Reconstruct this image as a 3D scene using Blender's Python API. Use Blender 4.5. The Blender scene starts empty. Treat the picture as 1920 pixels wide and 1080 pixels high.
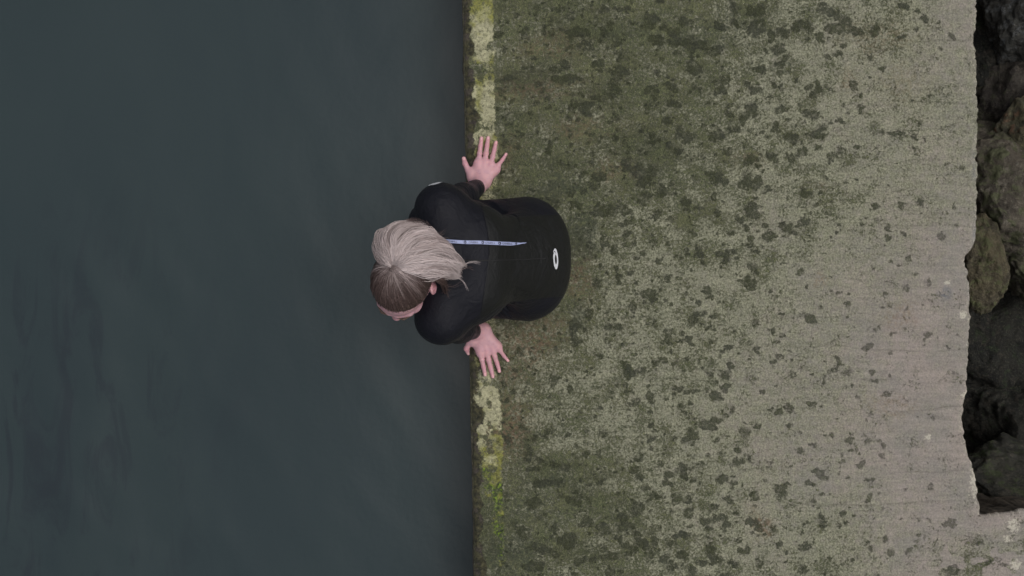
import bpy, math, random
import numpy as np
from mathutils import Vector, Matrix
from mathutils.bvhtree import BVHTree

# ------------------------------------------------------------------ camera, sky, sun, exposure
S = bpy.context.scene
H = 3.10                       # camera height over the slab (m)
PXM = 500.0                    # photo pixels per metre at slab level
cam = bpy.data.objects.new('camera', bpy.data.cameras.new('camera'))
S.collection.objects.link(cam)
cam.location = (0, 0, H)
cam.rotation_euler = (0, 0, 0)
cam.data.sensor_width = 36.0
cam.data.lens = 36.0 * H / (1920 / PXM)
cam.data.clip_start = 0.05
cam.data.clip_end = 2000
S.camera = cam

SUN_EL, SUN_AZ = math.radians(68), math.radians(80)
W = bpy.data.worlds.new("World"); S.world = W; W.use_nodes = True
nt = W.node_tree
bg = nt.nodes['Background']
sky = nt.nodes.new('ShaderNodeTexSky'); sky.sky_type = 'NISHITA'; sky.sun_disc = False
sky.sun_elevation = SUN_EL; sky.sun_rotation = SUN_AZ
sky.air_density = 1.0; sky.dust_density = 6.0; sky.ozone_density = 1.0
hs = nt.nodes.new('ShaderNodeHueSaturation'); hs.inputs['Saturation'].default_value = 0.30   # overcast: the blue is mostly gone
nt.links.new(sky.outputs[0], hs.inputs['Color']); nt.links.new(hs.outputs[0], bg.inputs[0])
bg.inputs[1].default_value = 0.125
sl = bpy.data.lights.new('sun', 'SUN'); sl.energy = 0.5; sl.angle = math.radians(65); sl.color = (1, .97, .94)
so = bpy.data.objects.new('sun', sl); S.collection.objects.link(so)
sd = Vector((math.sin(SUN_AZ) * math.cos(SUN_EL), math.cos(SUN_AZ) * math.cos(SUN_EL), math.sin(SUN_EL)))
so.rotation_euler = sd.to_track_quat('Z', 'Y').to_euler()
S.view_settings.view_transform = 'Standard'; S.view_settings.look = 'None'
S.view_settings.exposure = -0.15; S.view_settings.gamma = 1

rng = np.random.default_rng(7)
random.seed(7)

def at(px, py, z=0.0):
    """point of the place seen at photo pixel (px, py) whose height is z"""
    k = PXM * H / (H - z)
    return np.array([(px - 960) / k, (540 - py) / k, z])

# ------------------------------------------------------------------ helpers
def mesh_np(name, verts, faces, mat, parent=None, smooth=True, attrs=None, cols=None):
    me = bpy.data.meshes.new(name)
    verts = np.asarray(verts, np.float32); faces = np.asarray(faces, np.int32)
    n = faces.shape[1]
    me.vertices.add(len(verts)); me.vertices.foreach_set('co', verts.ravel())
    me.loops.add(faces.size); me.loops.foreach_set('vertex_index', faces.ravel())
    me.polygons.add(len(faces)); me.polygons.foreach_set('loop_start', np.arange(len(faces), dtype=np.int32) * n)
    me.polygons.foreach_set('use_smooth', np.full(len(faces), smooth))
    me.update(calc_edges=True); me.validate()
    for k, v in (attrs or {}).items():
        a = me.attributes.new(k, 'FLOAT', 'POINT'); a.data.foreach_set('value', np.asarray(v, np.float32).ravel())
    if cols is not None:
        a = me.color_attributes.new('Col', 'FLOAT_COLOR', 'POINT')
        c = np.ones((len(verts), 4), np.float32); c[:, :3] = cols; a.data.foreach_set('color', c.ravel())
    me.materials.append(mat)
    o = bpy.data.objects.new(name, me); S.collection.objects.link(o)
    if parent: o.parent = parent
    return o

def tag(o, label=None, cat=None, group=None, kind=None):
    if label: o['label'] = label
    if cat: o['category'] = cat
    if group: o['group'] = group
    if kind: o['kind'] = kind
    return o

def lat(seed):
    return np.random.default_rng(seed).random((256, 256)).astype(np.float32)
_L = {}
def vnoise(x, y, f, seed=0):
    if seed not in _L: _L[seed] = lat(seed + 100)
    L = _L[seed]
    X = x * f + 1000; Y = y * f + 1000
    xi = np.floor(X).astype(int); yi = np.floor(Y).astype(int)
    fx = X - xi; fy = Y - yi; fx = fx * fx * (3 - 2 * fx); fy = fy * fy * (3 - 2 * fy)
    a = L[xi & 255, yi & 255]; b = L[(xi + 1) & 255, yi & 255]; c = L[xi & 255, (yi + 1) & 255]; d = L[(xi + 1) & 255, (yi + 1) & 255]
    return (a * (1 - fx) + b * fx) * (1 - fy) + (c * (1 - fx) + d * fx) * fy
def fbm(x, y, f, oct=4, seed=0):
    s = 0; w = 0
    for o in range(oct):
        s = s + vnoise(x, y, f * 2 ** o, seed + o) * .5 ** o; w += .5 ** o
    return s / w
def sstep(a, b, x):
    t = np.clip((x - a) / (b - a), 0, 1); return t * t * (3 - 2 * t)

class G:
    """small node-graph writer"""
    def __init__(s, name):
        s.m = bpy.data.materials.new(name); s.m.use_nodes = True; s.t = s.m.node_tree
        s.b = s.t.nodes['Principled BSDF']; s.out = s.t.nodes['Material Output']
    def n(s, ty, **k):
        x = s.t.nodes.new(ty)
        for a, v in k.items(): setattr(x, a, v)
        return x
    def put(s, sock, v):
        if isinstance(v, (int, float)): sock.default_value = v
        elif isinstance(v, tuple): sock.default_value = v if len(v) != 3 or sock.type == 'VECTOR' else (*v, 1)
        else: s.t.links.new(v, sock)
    def math(s, op, a, b=0.0, c=None, clamp=False):
        x = s.n('ShaderNodeMath', operation=op, use_clamp=clamp); s.put(x.inputs[0], a); s.put(x.inputs[1], b)
        if c is not None: s.put(x.inputs[2], c)
        return x.outputs[0]
    def mix(s, f, a, b, mode='MIX'):
        x = s.n('ShaderNodeMix', data_type='RGBA', blend_type=mode); s.put(x.inputs[0], f); s.put(x.inputs[6], a); s.put(x.inputs[7], b)
        return x.outputs[2]
    def ss(s, v, lo, hi, a=0.0, b=1.0):
        x = s.n('ShaderNodeMapRange', interpolation_type='SMOOTHSTEP'); s.put(x.inputs[0], v)
        for i, q in enumerate((lo, hi, a, b)): s.put(x.inputs[i + 1], q)
        return x.outputs[0]
    def attr(s, name):
        return s.n('ShaderNodeAttribute', attribute_name=name).outputs['Fac']
    def col(s, name='Col'):
        return s.n('ShaderNodeAttribute', attribute_name=name).outputs['Color']
    def pos(s, scale=(1, 1, 1), rot=(0, 0, 0), loc=(0, 0, 0)):
        c = s.n('ShaderNodeTexCoord').outputs['Object']; m = s.n('ShaderNodeMapping')
        s.put(m.inputs[0], c); s.put(m.inputs[1], loc); s.put(m.inputs[2], rot); s.put(m.inputs[3], scale)
        return m.outputs[0]
    def noise(s, v, scale, detail=4.0, rough=.55, dist=0.0, out=0):
        x = s.n('ShaderNodeTexNoise'); s.put(x.inputs['Vector'], v); x.inputs['Scale'].default_value = scale
        x.inputs['Detail'].default_value = detail; x.inputs['Roughness'].default_value = rough; x.inputs['Distortion'].default_value = dist
        return x.outputs[out]
    def voro(s, v, scale, feature='F1', out='Distance', rnd=1.0):
        x = s.n('ShaderNodeTexVoronoi', feature=feature); s.put(x.inputs['Vector'], v); x.inputs['Scale'].default_value = scale
        x.inputs['Randomness'].default_value = rnd
        return x.outputs[out]
    def bump(s, h, strength=.5, dist=.004, prev=None):
        x = s.n('ShaderNodeBump'); x.inputs['Strength'].default_value = strength; x.inputs['Distance'].default_value = dist
        s.put(x.inputs['Height'], h)
        if prev is not None: s.put(x.inputs['Normal'], prev)
        return x.outputs[0]
    def fin(s, base=None, rough=.8, normal=None, **k):
        if base is not None: s.put(s.b.inputs['Base Color'], base)
        s.put(s.b.inputs['Roughness'], rough)
        if normal is not None: s.put(s.b.inputs['Normal'], normal)
        for a, v in k.items(): s.put(s.b.inputs[a.replace('_', ' ')], v)
        return s.m

def lin(r, g, b):
    f = lambda c: ((c / 255 + .055) / 1.055) ** 2.4 if c > 10 else c / 255 / 12.92
    return (f(r), f(g), f(b))
def alb(r, g, b, k=1.45):      # albedo of something seen as (r, g, b) in the photo
    return tuple(min(.9, c * k) for c in lin(r, g, b))

# ------------------------------------------------------------------ concrete quay slab (structure)
RE = [(-700, 1838), (-60, 1836), (0, 1834), (40, 1833), (60, 1830), (85, 1829), (100, 1832), (150, 1835), (230, 1836), (265, 1835), (300, 1834), (330, 1836),
      (345, 1831), (360, 1835), (430, 1832), (450, 1830), (470, 1820), (485, 1812), (495, 1811), (510, 1818), (540, 1820),
      (570, 1822), (610, 1819), (650, 1820), (700, 1817), (735, 1815), (760, 1808), (790, 1806), (820, 1810), (850, 1817),
      (870, 1826), (900, 1832), (930, 1836), (955, 1840), (4000, 1840)]
def right_px(py): return np.interp(py, [a for a, _ in RE], [b for _, b in RE])
def left_px(py): return 866 + 22 * py / 1080.0

BLOBS = [  # dark growths on the slab: photo x, y, rx, ry
 (1420,50,18,22),(1375,15,12,14),(1500,50,22,17),(1470,60,16,14),(1350,50,14,10),(1415,20,20,14),(1575,50,40,16),(1560,25,20,10),(1540,70,14,10),
 (1448,70,10,14),(1380,45,10,10),(1460,95,12,18),(1475,108,12,10),(1425,128,17,11),(1418,170,16,10),(1285,40,24,10),(1300,85,34,12),(1265,60,16,10),
 (1300,130,20,18),(1230,75,20,12),(1270,80,30,10),(1220,40,20,14),(1080,60,40,12),(1060,150,38,11),(1100,200,14,14),(1100,210,10,10),(1160,135,24,12),(1120,120,20,10),
 (1410,205,16,14),(1395,218,16,12),(1402,160,10,9),(1360,150,18,12),(1350,170,14,12),(1345,95,14,12),(1365,215,10,10),(1260,165,10,12),(1225,175,10,22),
 (1215,170,8,10),(1265,195,16,9),(1250,228,12,9),(1225,262,14,10),(1290,255,30,12),(1340,255,22,12),(1275,245,12,9),(1460,205,13,9),(1450,160,7,8),(1463,165,7,8),
 (1535,165,10,16),(1522,178,12,8),(1515,165,8,8),(1552,108,14,7),(1605,60,22,10),(1580,85,12,8),(1575,227,15,7),(1612,205,6,9),(1640,60,14,12),(1690,70,10,6),
 (1785,70,9,9),(1693,12,12,8),(1733,35,10,10),(1655,130,10,7),(1680,250,20,7),(1715,258,8,7),(1600,160,10,14),(1615,180,5,6),
 (1455,240,10,14),(1485,262,16,14),(1500,290,18,9),(1535,252,18,14),(1535,275,12,8),(1450,295,12,12),(1480,298,8,14),(1505,285,12,9),(1560,295,16,9),(1605,275,8,6),
 (1190,320,24,16),(1215,330,16,22),(1175,310,14,18),(1200,345,20,10),(1225,320,10,16),(1340,330,18,11),(1350,340,20,10),(1395,345,18,10),(1420,345,18,16),(1440,355,12,10),(1420,312,9,7),(1242,358,12,18),
 (1405,300,14,10),(1290,392,8,8),(1310,390,14,7),(1295,432,8,6),(1255,457,6,5),(1230,405,14,9),(1340,372,8,12),(1345,400,12,8),(1385,410,13,10),(1410,390,12,16),(1415,405,16,10),(1400,425,9,9),(1410,450,9,10),
 (1290,475,6,5),(1310,478,14,9),(1318,490,7,8),(1350,478,12,8),(1362,485,14,10),(1378,472,10,6),(1350,500,5,5),(1160,520,9,12),(1155,505,6,10),(1178,440,10,12),(1140,395,18,14),(1080,385,18,10),(1120,400,18,8),(1170,395,18,10),(1150,470,14,8),(1130,455,14,10),(1235,490,9,7),(1300,440,5,5),
 (1216,555,16,9),(1222,560,13,7),(1325,545,9,10),(1330,558,9,6),(1305,590,9,8),(1078,615,12,22),(1080,640,8,14),(1282,640,10,6),(1290,635,12,8),(1250,635,8,8),(1257,643,6,6),(1240,640,5,5),(1298,645,8,5),
 (1183,700,16,10),(1178,692,10,8),(1240,675,10,7),(1265,680,8,10),(1245,675,8,6),(1370,690,9,5),(1168,680,8,5),(1173,732,6,7),(1185,735,6,5),(1220,745,12,10),(1270,730,14,6),(1300,735,14,7),(1340,740,8,10),
 (1405,530,12,12),(1410,540,9,7),(1475,425,12,12),(1465,420,7,6),(1485,438,12,9),(1438,448,10,6),(1405,460,8,7),(1450,440,6,6),(1530,385,6,7),(1510,365,14,7),(1505,355,8,6),(1725,380,8,10),(1690,385,8,10),(1640,388,9,8),
 (1665,430,8,10),(1695,440,8,7),(1665,445,7,8),(1705,485,11,7),(1670,490,7,5),(1685,497,6,4),(1575,548,6,4),(1502,510,9,9),(1470,495,12,4),(1520,598,15,12),(1465,590,9,6),(1450,620,7,7),(1418,655,7,8),(1470,630,12,6),(1420,660,6,5),(1465,668,10,8),(1487,675,4,5),(1630,650,10,8),(1625,650,12,10),(1450,680,9,6),
 (1675,625,9,5),(1740,625,10,8),(1735,635,8,6),(1575,680,7,7),(1560,695,12,5),(1670,660,7,6),(1780,650,10,5),(1635,700,6,6),(1640,715,9,5),(1700,540,8,8),(1660,552,5,5),(1668,572,6,4),(1655,578,4,3),(1700,578,5,5),
 (1325,800,20,13),(1300,815,15,12),(1285,825,10,7),(1338,790,10,8),(1200,860,12,9),(1190,880,14,10),(1200,895,12,9),(1126,905,7,6),(1105,908,5,5),(1280,880,13,10),(1282,893,12,8),(1255,890,14,9),(1250,905,12,7),(1230,930,14,10),(1300,900,8,6),(1210,915,10,7),
 (1197,955,14,14),(1165,970,16,12),(1180,985,18,10),(1195,1000,14,14),(1165,990,10,9),(1160,1010,12,8),(1125,985,14,10),(1100,980,18,12),(1060,1020,20,14),(1075,1010,10,18),(1090,1050,14,14),(1040,990,12,10),(1270,935,18,12),(1290,935,14,9),(1285,1003,22,8),(1265,1005,10,6),(1210,1020,12,18),(1215,1040,10,10),(1248,1048,11,11),(1258,1018,12,8),(1230,1015,10,10),(1180,1040,10,10),(1190,1030,9,8),(1135,1028,6,5),(1325,980,12,12),(1330,990,10,5),(1280,1040,12,12),(1330,1030,12,14),(1340,1045,16,9),(1318,1055,9,8),(1300,1070,16,9),
 (1385,842,9,6),(1385,868,10,8),(1405,860,6,8),(1500,845,12,7),(1525,835,12,6),(1560,815,8,6),(1595,820,10,12),(1625,828,9,6),(1600,845,12,5),(1655,835,8,6),(1655,855,10,8),(1535,885,18,9),(1545,895,14,6),(1520,905,14,7),(1580,865,8,5),(1465,920,12,14),(1475,910,9,8),(1410,930,8,12),(1415,945,6,6),(1355,900,14,12),(1375,905,9,8),(1365,935,9,7),(1525,938,7,7),(1540,965,7,8),(1580,963,10,7),(1545,985,10,5),(1515,980,6,5),(1350,970,16,12),(1360,985,12,10),(1410,980,20,10),(1425,990,14,12),(1385,1010,8,7),(1395,1030,16,9),(1460,1020,8,8),(1475,1035,4,6),(1375,1055,12,7),(1345,1050,14,10),(1425,1060,8,6),(1670,1035,10,9),(1705,1035,8,8),(1660,1010,8,7),(1590,895,6,5),(1630,900,12,8),(1615,870,10,8),(1630,935,8,10),
 (1785,982,17,8),(1770,985,8,5),(1720,1003,8,6),(1838,1020,10,7),(1852,1052,9,7),(1790,1065,14,10),(1775,1075,12,8),(1880,1060,10,7),(1875,1050,6,5),(1660,740,10,6),(1605,745,8,6),(1520,755,10,7),(1480,765,14,9),(1460,775,12,8),(1430,735,10,5),(1360,725,14,6),(1345,745,8,10),(1345,790,8,10),(1420,800,12,6),(1480,798,6,6),
 (1030,905,34,9),(1010,908,20,8),(1010,1030,30,12),(985,1000,16,18),(1000,1060,26,12),(1040,870,14,7),(1075,940,22,9),(1000,945,20,14),(1070,730,8,8),(1000,880,20,8),
]
def make_blotch(X, Y, density):
    """field > ~.35 where growths sit"""
    x0 = X[0, :]; F = np.zeros_like(X)
    jobs = []
    r = np.random.default_rng(3)
    for (px, py, rx, ry) in BLOBS:
        rx *= .84; ry *= .84
        m = min(rx, ry); nl = int(4 + 3.2 * (rx * ry) / (m * m))
        jobs.append((px, py, rx * .62, ry * .62, .75))
        for k in range(nl):
            t = r.uniform(0, 6.283); q = r.uniform(.2, 1.0) ** .6; e = m * r.uniform(.28, .62)
            jobs.append((px + math.cos(t) * q * rx * .85, py + math.sin(t) * q * ry * .85, e * r.uniform(.85, 1.25), e * r.uniform(.85, 1.15), r.uniform(.7, 1.0)))
    for k in range(9000):
        px = r.uniform(930, 2300); py = r.uniform(-160, 1240)
        rr = r.choice([2.2, 3., 4., 6., 8.5], p=[.36, .32, .19, .09, .04])
        if r.random() > density(px, py): continue
        jobs.append((px, py, rr * r.uniform(.8, 1.5), rr * r.uniform(.7, 1.2), r.uniform(.55, 1.0)))
    PX = 960 + X * PXM; PY = 540 - Y * PXM
    wx = (fbm(PX, PY, 1 / 9., 3, 141) - .5) * 9; wy = (fbm(PX, PY, 1 / 9., 3, 151) - .5) * 9
    n0, n1 = X.shape
    ys = PY[:, 0]
    for (px, py, rx, ry, a) in jobs:
        i0, i1 = np.searchsorted(-ys[::1] if ys[0] > ys[-1] else ys, [0, 0]) if False else (0, 0)
        dy = ry * 1.6
        i0 = np.searchsorted(ys, py - dy); i1 = np.searchsorted(ys, py + dy)
        if i1 <= i0: continue
        row = PX[(i0 + i1) // 2 if (i0 + i1) // 2 < n0 else n0 - 1]
        j0 = max(0, np.searchsorted(row, px - rx * 1.6) - 2); j1 = min(n1, np.searchsorted(row, px + rx * 1.6) + 2)
        if j1 <= j0: continue
        q = ((PX[i0:i1, j0:j1] + wx[i0:i1, j0:j1] - px) / rx) ** 2 + ((PY[i0:i1, j0:j1] + wy[i0:i1, j0:j1] - py) / ry) ** 2
        v = a * np.clip(1 - q * .5, 0, 1)
        F[i0:i1, j0:j1] = 1 - (1 - F[i0:i1, j0:j1]) * (1 - v)
    return F

def moss_density(px, py):
    """0 clean pinkish concrete ... 1 full olive film"""
    edge = np.interp(py, [0, 150, 300, 420, 560, 700, 850, 960, 1080], [1520, 1480, 1430, 1320, 1200, 1150, 1150, 1250, 1330])
    d = 1 - sstep(edge - 360, edge + 480, px)
    return d

def slab_attrs(X, Y):
    PX = 960 + X * PXM; PY = 540 - Y * PXM
    wob = (fbm(PX, PY, 1 / 130., 4, 5) - .5)
    moss = moss_density(PX + wob * 420, PY + (fbm(PX, PY, 1 / 90., 3, 15) - .5) * 200)
    # greener again in the lower right corner
    moss = np.clip(np.maximum(moss, .55 * sstep(960, 1060, PY) * sstep(1650, 1800, PX) * (fbm(PX, PY, 1 / 50., 3, 31) > .42)), 0, 1)
    lx = left_px(PY); d = PX - lx
    # pale band along the sea edge
    kx = [-60, 0, 60, 110, 128, 145, 200, 228, 240, 252, 285, 420, 620, 700, 760, 830, 880, 930, 1000, 1060, 1150]
    bl = [20, 20, 20, 22, 34, 22, 20, 24, 40, 18, 14, 20, 20, 10, 16, 17, 22, 34, 44, 50, 60]
    br = [58, 57, 59, 59, 58, 57, 57, 60, 58, 60, 62, 52, 50, 48, 57, 60, 57, 58, 59, 58, 60]
    film = moss_density(PX - 260 + wob * 420, PY + (fbm(PX, PY, 1 / 90., 3, 17) - .5) * 200)
    film = np.maximum(film, moss)
    n = (fbm(PX, PY, 1 / 22., 4, 9) - .5) * 34
    n2 = (fbm(PX, PY, 1 / 9., 2, 12) - .5) * 5
    L = np.interp(PY, kx, bl); R = np.interp(PY, kx, br)
    band = sstep(-6, 5, d - L + n) * (1 - sstep(-3, 4, d - R + n2))
    amt = np.interp(PY, [-60, 0, 50, 110, 130, 150, 225, 237, 250, 300, 420, 620, 700, 830, 900, 960, 1010, 1080],
                    [.8, .75, 1, .8, .5, .85, 1, .45, .9, .9, .5, .5, 1, .95, .8, .7, .6, .3])
    band = band * amt * (1 - .75 * sstep(.56, .66, fbm(PX, PY, 1 / 18., 4, 181)))
    hue = np.interp(PY, [0, 35, 60, 100, 120, 150, 165, 235, 270, 300, 700, 800, 850, 900, 960, 1080],
                    [.75, .6, .2, .15, .7, .65, .2, .25, .4, .45, .25, .15, .6, .8, 1., 1.])
    hue = np.clip(hue + (fbm(PX, PY, 1 / 16., 4, 21) - .5) * 1.1, 0, 1)
    rim = (1 - sstep(12, 26, d + n)) * (.25 + .75 * sstep(1.5, 5, d))                                   # dark wet strip at the very edge
    dens = lambda px, py: float(np.clip(.16 + .65 * (moss_density(px, py)) + (.10 if (py > 560 and px > 1250 and px < 1700) else 0), 0, 1)) * float(np.interp(px, [1250, 1450, 1700, 1800], [1, .75, .5, .35]))
    bl_ = make_blotch(X, Y, dens)
    PX0, PY0 = PX, PY
    PX = PX + (fbm(PX0, PY0, 1 / 30., 4, 161) - .5) * 70; PY = PY + (fbm(PX0, PY0, 1 / 30., 4, 171) - .5) * 50
    # brownish stains
    rust = np.zeros_like(X)
    for (px, py, rx, ry, a) in [(1000, 640, 55, 38, .9), (960, 800, 40, 60, .8), (965, 700, 30, 25, .7), (1000, 170, 90, 25, .5), (1090, 240, 60, 20, .5), (1030, 90, 70, 24, .4),
                                (1150, 320, 40, 20, .4), (1600, 155, 20, 14, .6), (1420, 985, 16, 22, .9), (1680, 760, 50, 18, .4), (1690, 590, 36, 22, .45), (1640, 65, 60, 28, .35),
                                (1400, 300, 26, 12, .4), (1700, 150, 40, 30, .3), (960, 290, 20, 30, .4), (1090, 520, 20, 40, .6), (1545, 355, 22, 10, .4), (1540, 520, 14, 7, .7)]:
        rust = np.maximum(rust, a * np.exp(-(((PX - px) / rx) ** 2 + ((PY - py) / ry) ** 2)))
    # deep green / wet dark patches (soft)
    deep = np.zeros_like(X)
    for (px, py, rx, ry, a) in [(960, 1040, 60, 60, .75), (1030, 815, 60, 22, .55), (1030, 905, 60, 14, .8), (1000, 960, 80, 40, .6), (1000, 150, 80, 45, .5), (1180, 60, 110, 30, .45), (1100, 190, 60, 45, .5),
                                (1290, 80, 60, 24, .6), (1040, 360, 70, 32, .85), (1100, 400, 60, 30, .5), (1080, 600, 18, 50, .8), (1410, 40, 40, 30, .5), (1560, 40, 70, 30, .4), (1085, 440, 34, 80, .85),
                                (1210, 320, 60, 34, .5), (1150, 140, 60, 24, .4), (1050, 300, 60, 40, .35), (925, 870, 14, 60, .4), (1010, 250, 60, 40, .35), (1190, 990, 60, 40, .35), (1350, 50, 150, 45, .55), (1450, 120, 60, 40, .5), (1000, 60, 70, 40, .35), (1120, 300, 90, 60, .4), (1250, 1030, 90, 30, .35), (980, 900, 50, 70, .4), (960, 600, 40, 24, .5)]:
        deep = np.maximum(deep, a * np.exp(-(((PX - px) / rx) ** 2 + ((PY - py) / ry) ** 2)))
    PX, PY = PX0, PY0
    # small poolish bluish mark and pale repairs
    blue = np.exp(-(((PX - 1772) / 11) ** 2 + ((PY - 549) / 13) ** 2)) + .6 * np.exp(-(((PX - 1829) / 7) ** 2 + ((PY - 315) / 28) ** 2)) + .5 * np.exp(-(((PX - 1828) / 6) ** 2 + ((PY - 440) / 18) ** 2))
    pale = np.zeros_like(X)
    for (px, py, rx, ry) in [(1775, 530, 9, 6), (1805, 590, 12, 9), (1900, 985, 14, 18), (1905, 1060, 14, 12), (1740, 820, 8, 8), (1890, 1010, 10, 10), (1830, 905, 12, 40), (1812, 740, 10, 10)]:
        pale = np.maximum(pale, np.exp(-(((PX - px) / rx) ** 2 + ((PY - py) / ry) ** 2)))
    re = right_px(PY) - PX
    pale = np.maximum(pale, .45 * (1 - sstep(0, 16, re)) * (PY < 965))
    pale = np.maximum(pale, .42 * (1 - sstep(1.5, 5.5, d)))
    return dict(moss=moss, film=film, band=band, hue=hue, rim=rim, blotch=bl_, rust=rust, deep=deep, blue=blue, pale=pale)

def concrete_material():
    g = G('weathered_concrete')
    P = g.pos()
    moss, band, hue, rim = g.attr('moss'), g.attr('band'), g.attr('hue'), g.attr('rim')
    fine = g.noise(P, 150, 5, .65)            # grain
    med = g.noise(P, 42, 5, .6, .4)
    big = g.noise(P, 5, 4, .6)
    strk = g.noise(g.pos(scale=(.10, 1, 1)), 60, 4, .6)         # broom strokes run across the slab
    ridge = g.noise(g.pos(scale=(1, .22, 1), rot=(0, 0, .25)), 170, 3, .6, 1.2)
    base = g.mix(g.ss(big, .35, .65), alb(141, 132, 125), alb(130, 125, 118))
    base = g.mix(g.ss(g.noise(P, 14, 4, .6), .45, .7, 0, .35), base, alb(146, 135, 126))
    base = g.mix(g.ss(fine, .30, .72, 0, .5), g.mix(1.0, base, (.74, .74, .74), 'MULTIPLY'), g.mix(1.0, base, (1.22, 1.22, 1.22), 'MULTIPLY'))
    # light algae film
    film = g.math('ADD', g.attr('film'), g.math('MULTIPLY', g.math('SUBTRACT', g.noise(P, 30, 6, .7), .5), 1.8))
    base = g.mix(g.ss(film, -.15, 1.05, 0, .95), base, g.mix(g.ss(fine, .35, .65), alb(94, 96, 78), alb(136, 135, 114)))
    sp2 = g.noise(g.pos(loc=(5, 2, 0)), 62, 6, .78, .7)
    base = g.mix(g.math('MULTIPLY', g.ss(sp2, .50, .64, 0, .55), g.ss(g.attr('film'), .05, .6, .25, 1)), base, g.mix(1.0, base, (.58, .59, .52), 'MULTIPLY'))
    # denser moss with light crust between
    thick = g.math('ADD', g.math('MULTIPLY', moss, .56), g.math('MULTIPLY', g.math('SUBTRACT', g.noise(P, 105, 6, .75, .8), .5), 4.2))
    thick = g.math('ADD', thick, g.math('MULTIPLY', g.math('SUBTRACT', g.noise(P, 13, 5, .6), .5), 2.2))
    thick = g.math('ADD', thick, g.math('MULTIPLY', g.math('SUBTRACT', moss, 1.0), .25))
    mcol = g.mix(g.ss(g.noise(P, 9, 3), .4, .6), alb(54, 61, 38), alb(65, 67, 43))
    fleck = g.noise(g.pos(scale=(1, .45, 1), rot=(0, 0, .5)), 210, 4, .7, 2.0)
    mcol = g.mix(g.ss(fleck, .47, .60, 0, .9), mcol, alb(116, 119, 84))
    base = g.mix(g.ss(thick, .14, .74, 0, .86), base, mcol)
    wet = g.math('ADD', moss, g.math('MULTIPLY', g.math('SUBTRACT', g.noise(g.pos(scale=(.45, 1, 1)), 6, 6, .62, .4), .5), 2.6))
    base = g.mix(g.ss(wet, .70, 1.4, 0, .60), base, g.mix(g.ss(fleck, .46, .62), alb(46, 51, 36), alb(84, 86, 60)))
    # broom strokes
    base = g.mix(g.ss(strk, .35, .62, 0, .45), base, g.mix(1.0, base, (.70, .71, .72), 'MULTIPLY'))
    base = g.mix(g.math('MULTIPLY', g.ss(ridge, .42, .58, 0, .42), g.ss(g.attr('film'), 0, .6, .3, 1)), base, g.mix(1.0, base, (.66, .68, .66), 'MULTIPLY'))
    sxy = g.n('ShaderNodeSeparateXYZ'); g.put(sxy.inputs[0], P)
    gy = g.math('ADD', g.math('MULTIPLY', sxy.outputs[1], 8.7), g.math('MULTIPLY', g.noise(g.pos(scale=(.6, 1, 1)), 3, 4), .9))
    gv = g.math('ABSOLUTE', g.math('SUBTRACT', g.math('FRACT', gy), .5))
    gm = g.math('MULTIPLY', g.ss(gv, .012, .05, 1, 0), g.ss(g.noise(g.pos(scale=(.3, 1, 1)), 8, 4), .46, .60))
    base = g.mix(g.math('MULTIPLY', gm, .35), base, g.mix(1.0, base, (.5, .5, .48), 'MULTIPLY'))
    # soft green-black areas
    dp = g.math('ADD', g.attr('deep'), g.math('MULTIPLY', g.math('SUBTRACT', g.noise(P, 60, 6, .7), .5), 2.6))
    base = g.mix(g.math('MULTIPLY', g.ss(dp, .25, .95, 0, .8), g.ss(g.attr('deep'), .02, .3)), base, g.mix(fine, alb(50, 56, 44), alb(64, 66, 54)))
    # rust / brown crust
    ru = g.math('MULTIPLY', g.attr('rust'), g.ss(g.noise(P, 60, 6, .7), .42, .60))
    base = g.mix(ru, base, g.mix(fine, alb(88, 70, 55), alb(118, 100, 82)))
    # dark growths
    bf = g.math('ADD', g.attr('blotch'), g.math('MULTIPLY', g.math('SUBTRACT', g.noise(P, 100, 7, .78, .8), .5), 4.0))
    bf = g.math('ADD', bf, g.math('MULTIPLY', g.math('SUBTRACT', g.noise(P, 190, 3, .7), .5), 1.2))
    gate = g.math('MULTIPLY', g.ss(g.attr('blotch'), .03, .50), g.ss(g.attr('film'), .1, .8, .66, 1))
    bf = g.math('ADD', bf, g.ss(moss, 0, .4, -.14, 0))
    bm = g.math('MULTIPLY', g.math('MULTIPLY', g.ss(bf, .26, .95), gate), g.ss(g.noise(g.pos(loc=(9, 4, 0)), 46, 7, .78, .6), .37, .53, .22, 1))
    bcol = g.mix(g.ss(g.noise(P, 12, 3), .4, .65), alb(52, 56, 38), alb(54, 57, 48))
    bcol = g.mix(g.ss(fleck, .48, .62, 0, .6), bcol, alb(88, 90, 66))
    base = g.mix(g.math('MULTIPLY', bm, .9), base, bcol)
    # tiny pits and dark dots
    v = g.voro(P, 85, rnd=1.0)
    dots = g.math('MULTIPLY', g.ss(v, .10, .26, 1, 0), g.ss(g.noise(P, 16, 3), .52, .62))
    base = g.mix(g.math('MULTIPLY', dots, .55), base, alb(70, 66, 58))
    # light specks (shell, lime)
    v2 = g.voro(g.pos(loc=(3, 7, 1)), 60)
    sp = g.math('MULTIPLY', g.ss(v2, .05, .13, 1, 0), g.ss(g.noise(P, 21, 2), .60, .68))
    base = g.mix(g.math('MULTIPLY', sp, .6), base, alb(172, 166, 148))
    # blue-grey and lime marks
    bl = g.math('MULTIPLY', g.attr('blue'), g.ss(med, .3, .6))
    base = g.mix(bl, base, alb(92, 94, 98))
    pl = g.ss(g.math('ADD', g.attr('pale'), g.math('MULTIPLY', g.math('SUBTRACT', g.noise(P, 110, 5, .7), .5), 3.0)), .4, 1.0, 0, .7)
    pl = g.math('MULTIPLY', pl, g.ss(g.attr('pale'), .02, .2))
    base = g.mix(pl, base, alb(170, 165, 150))
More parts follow.
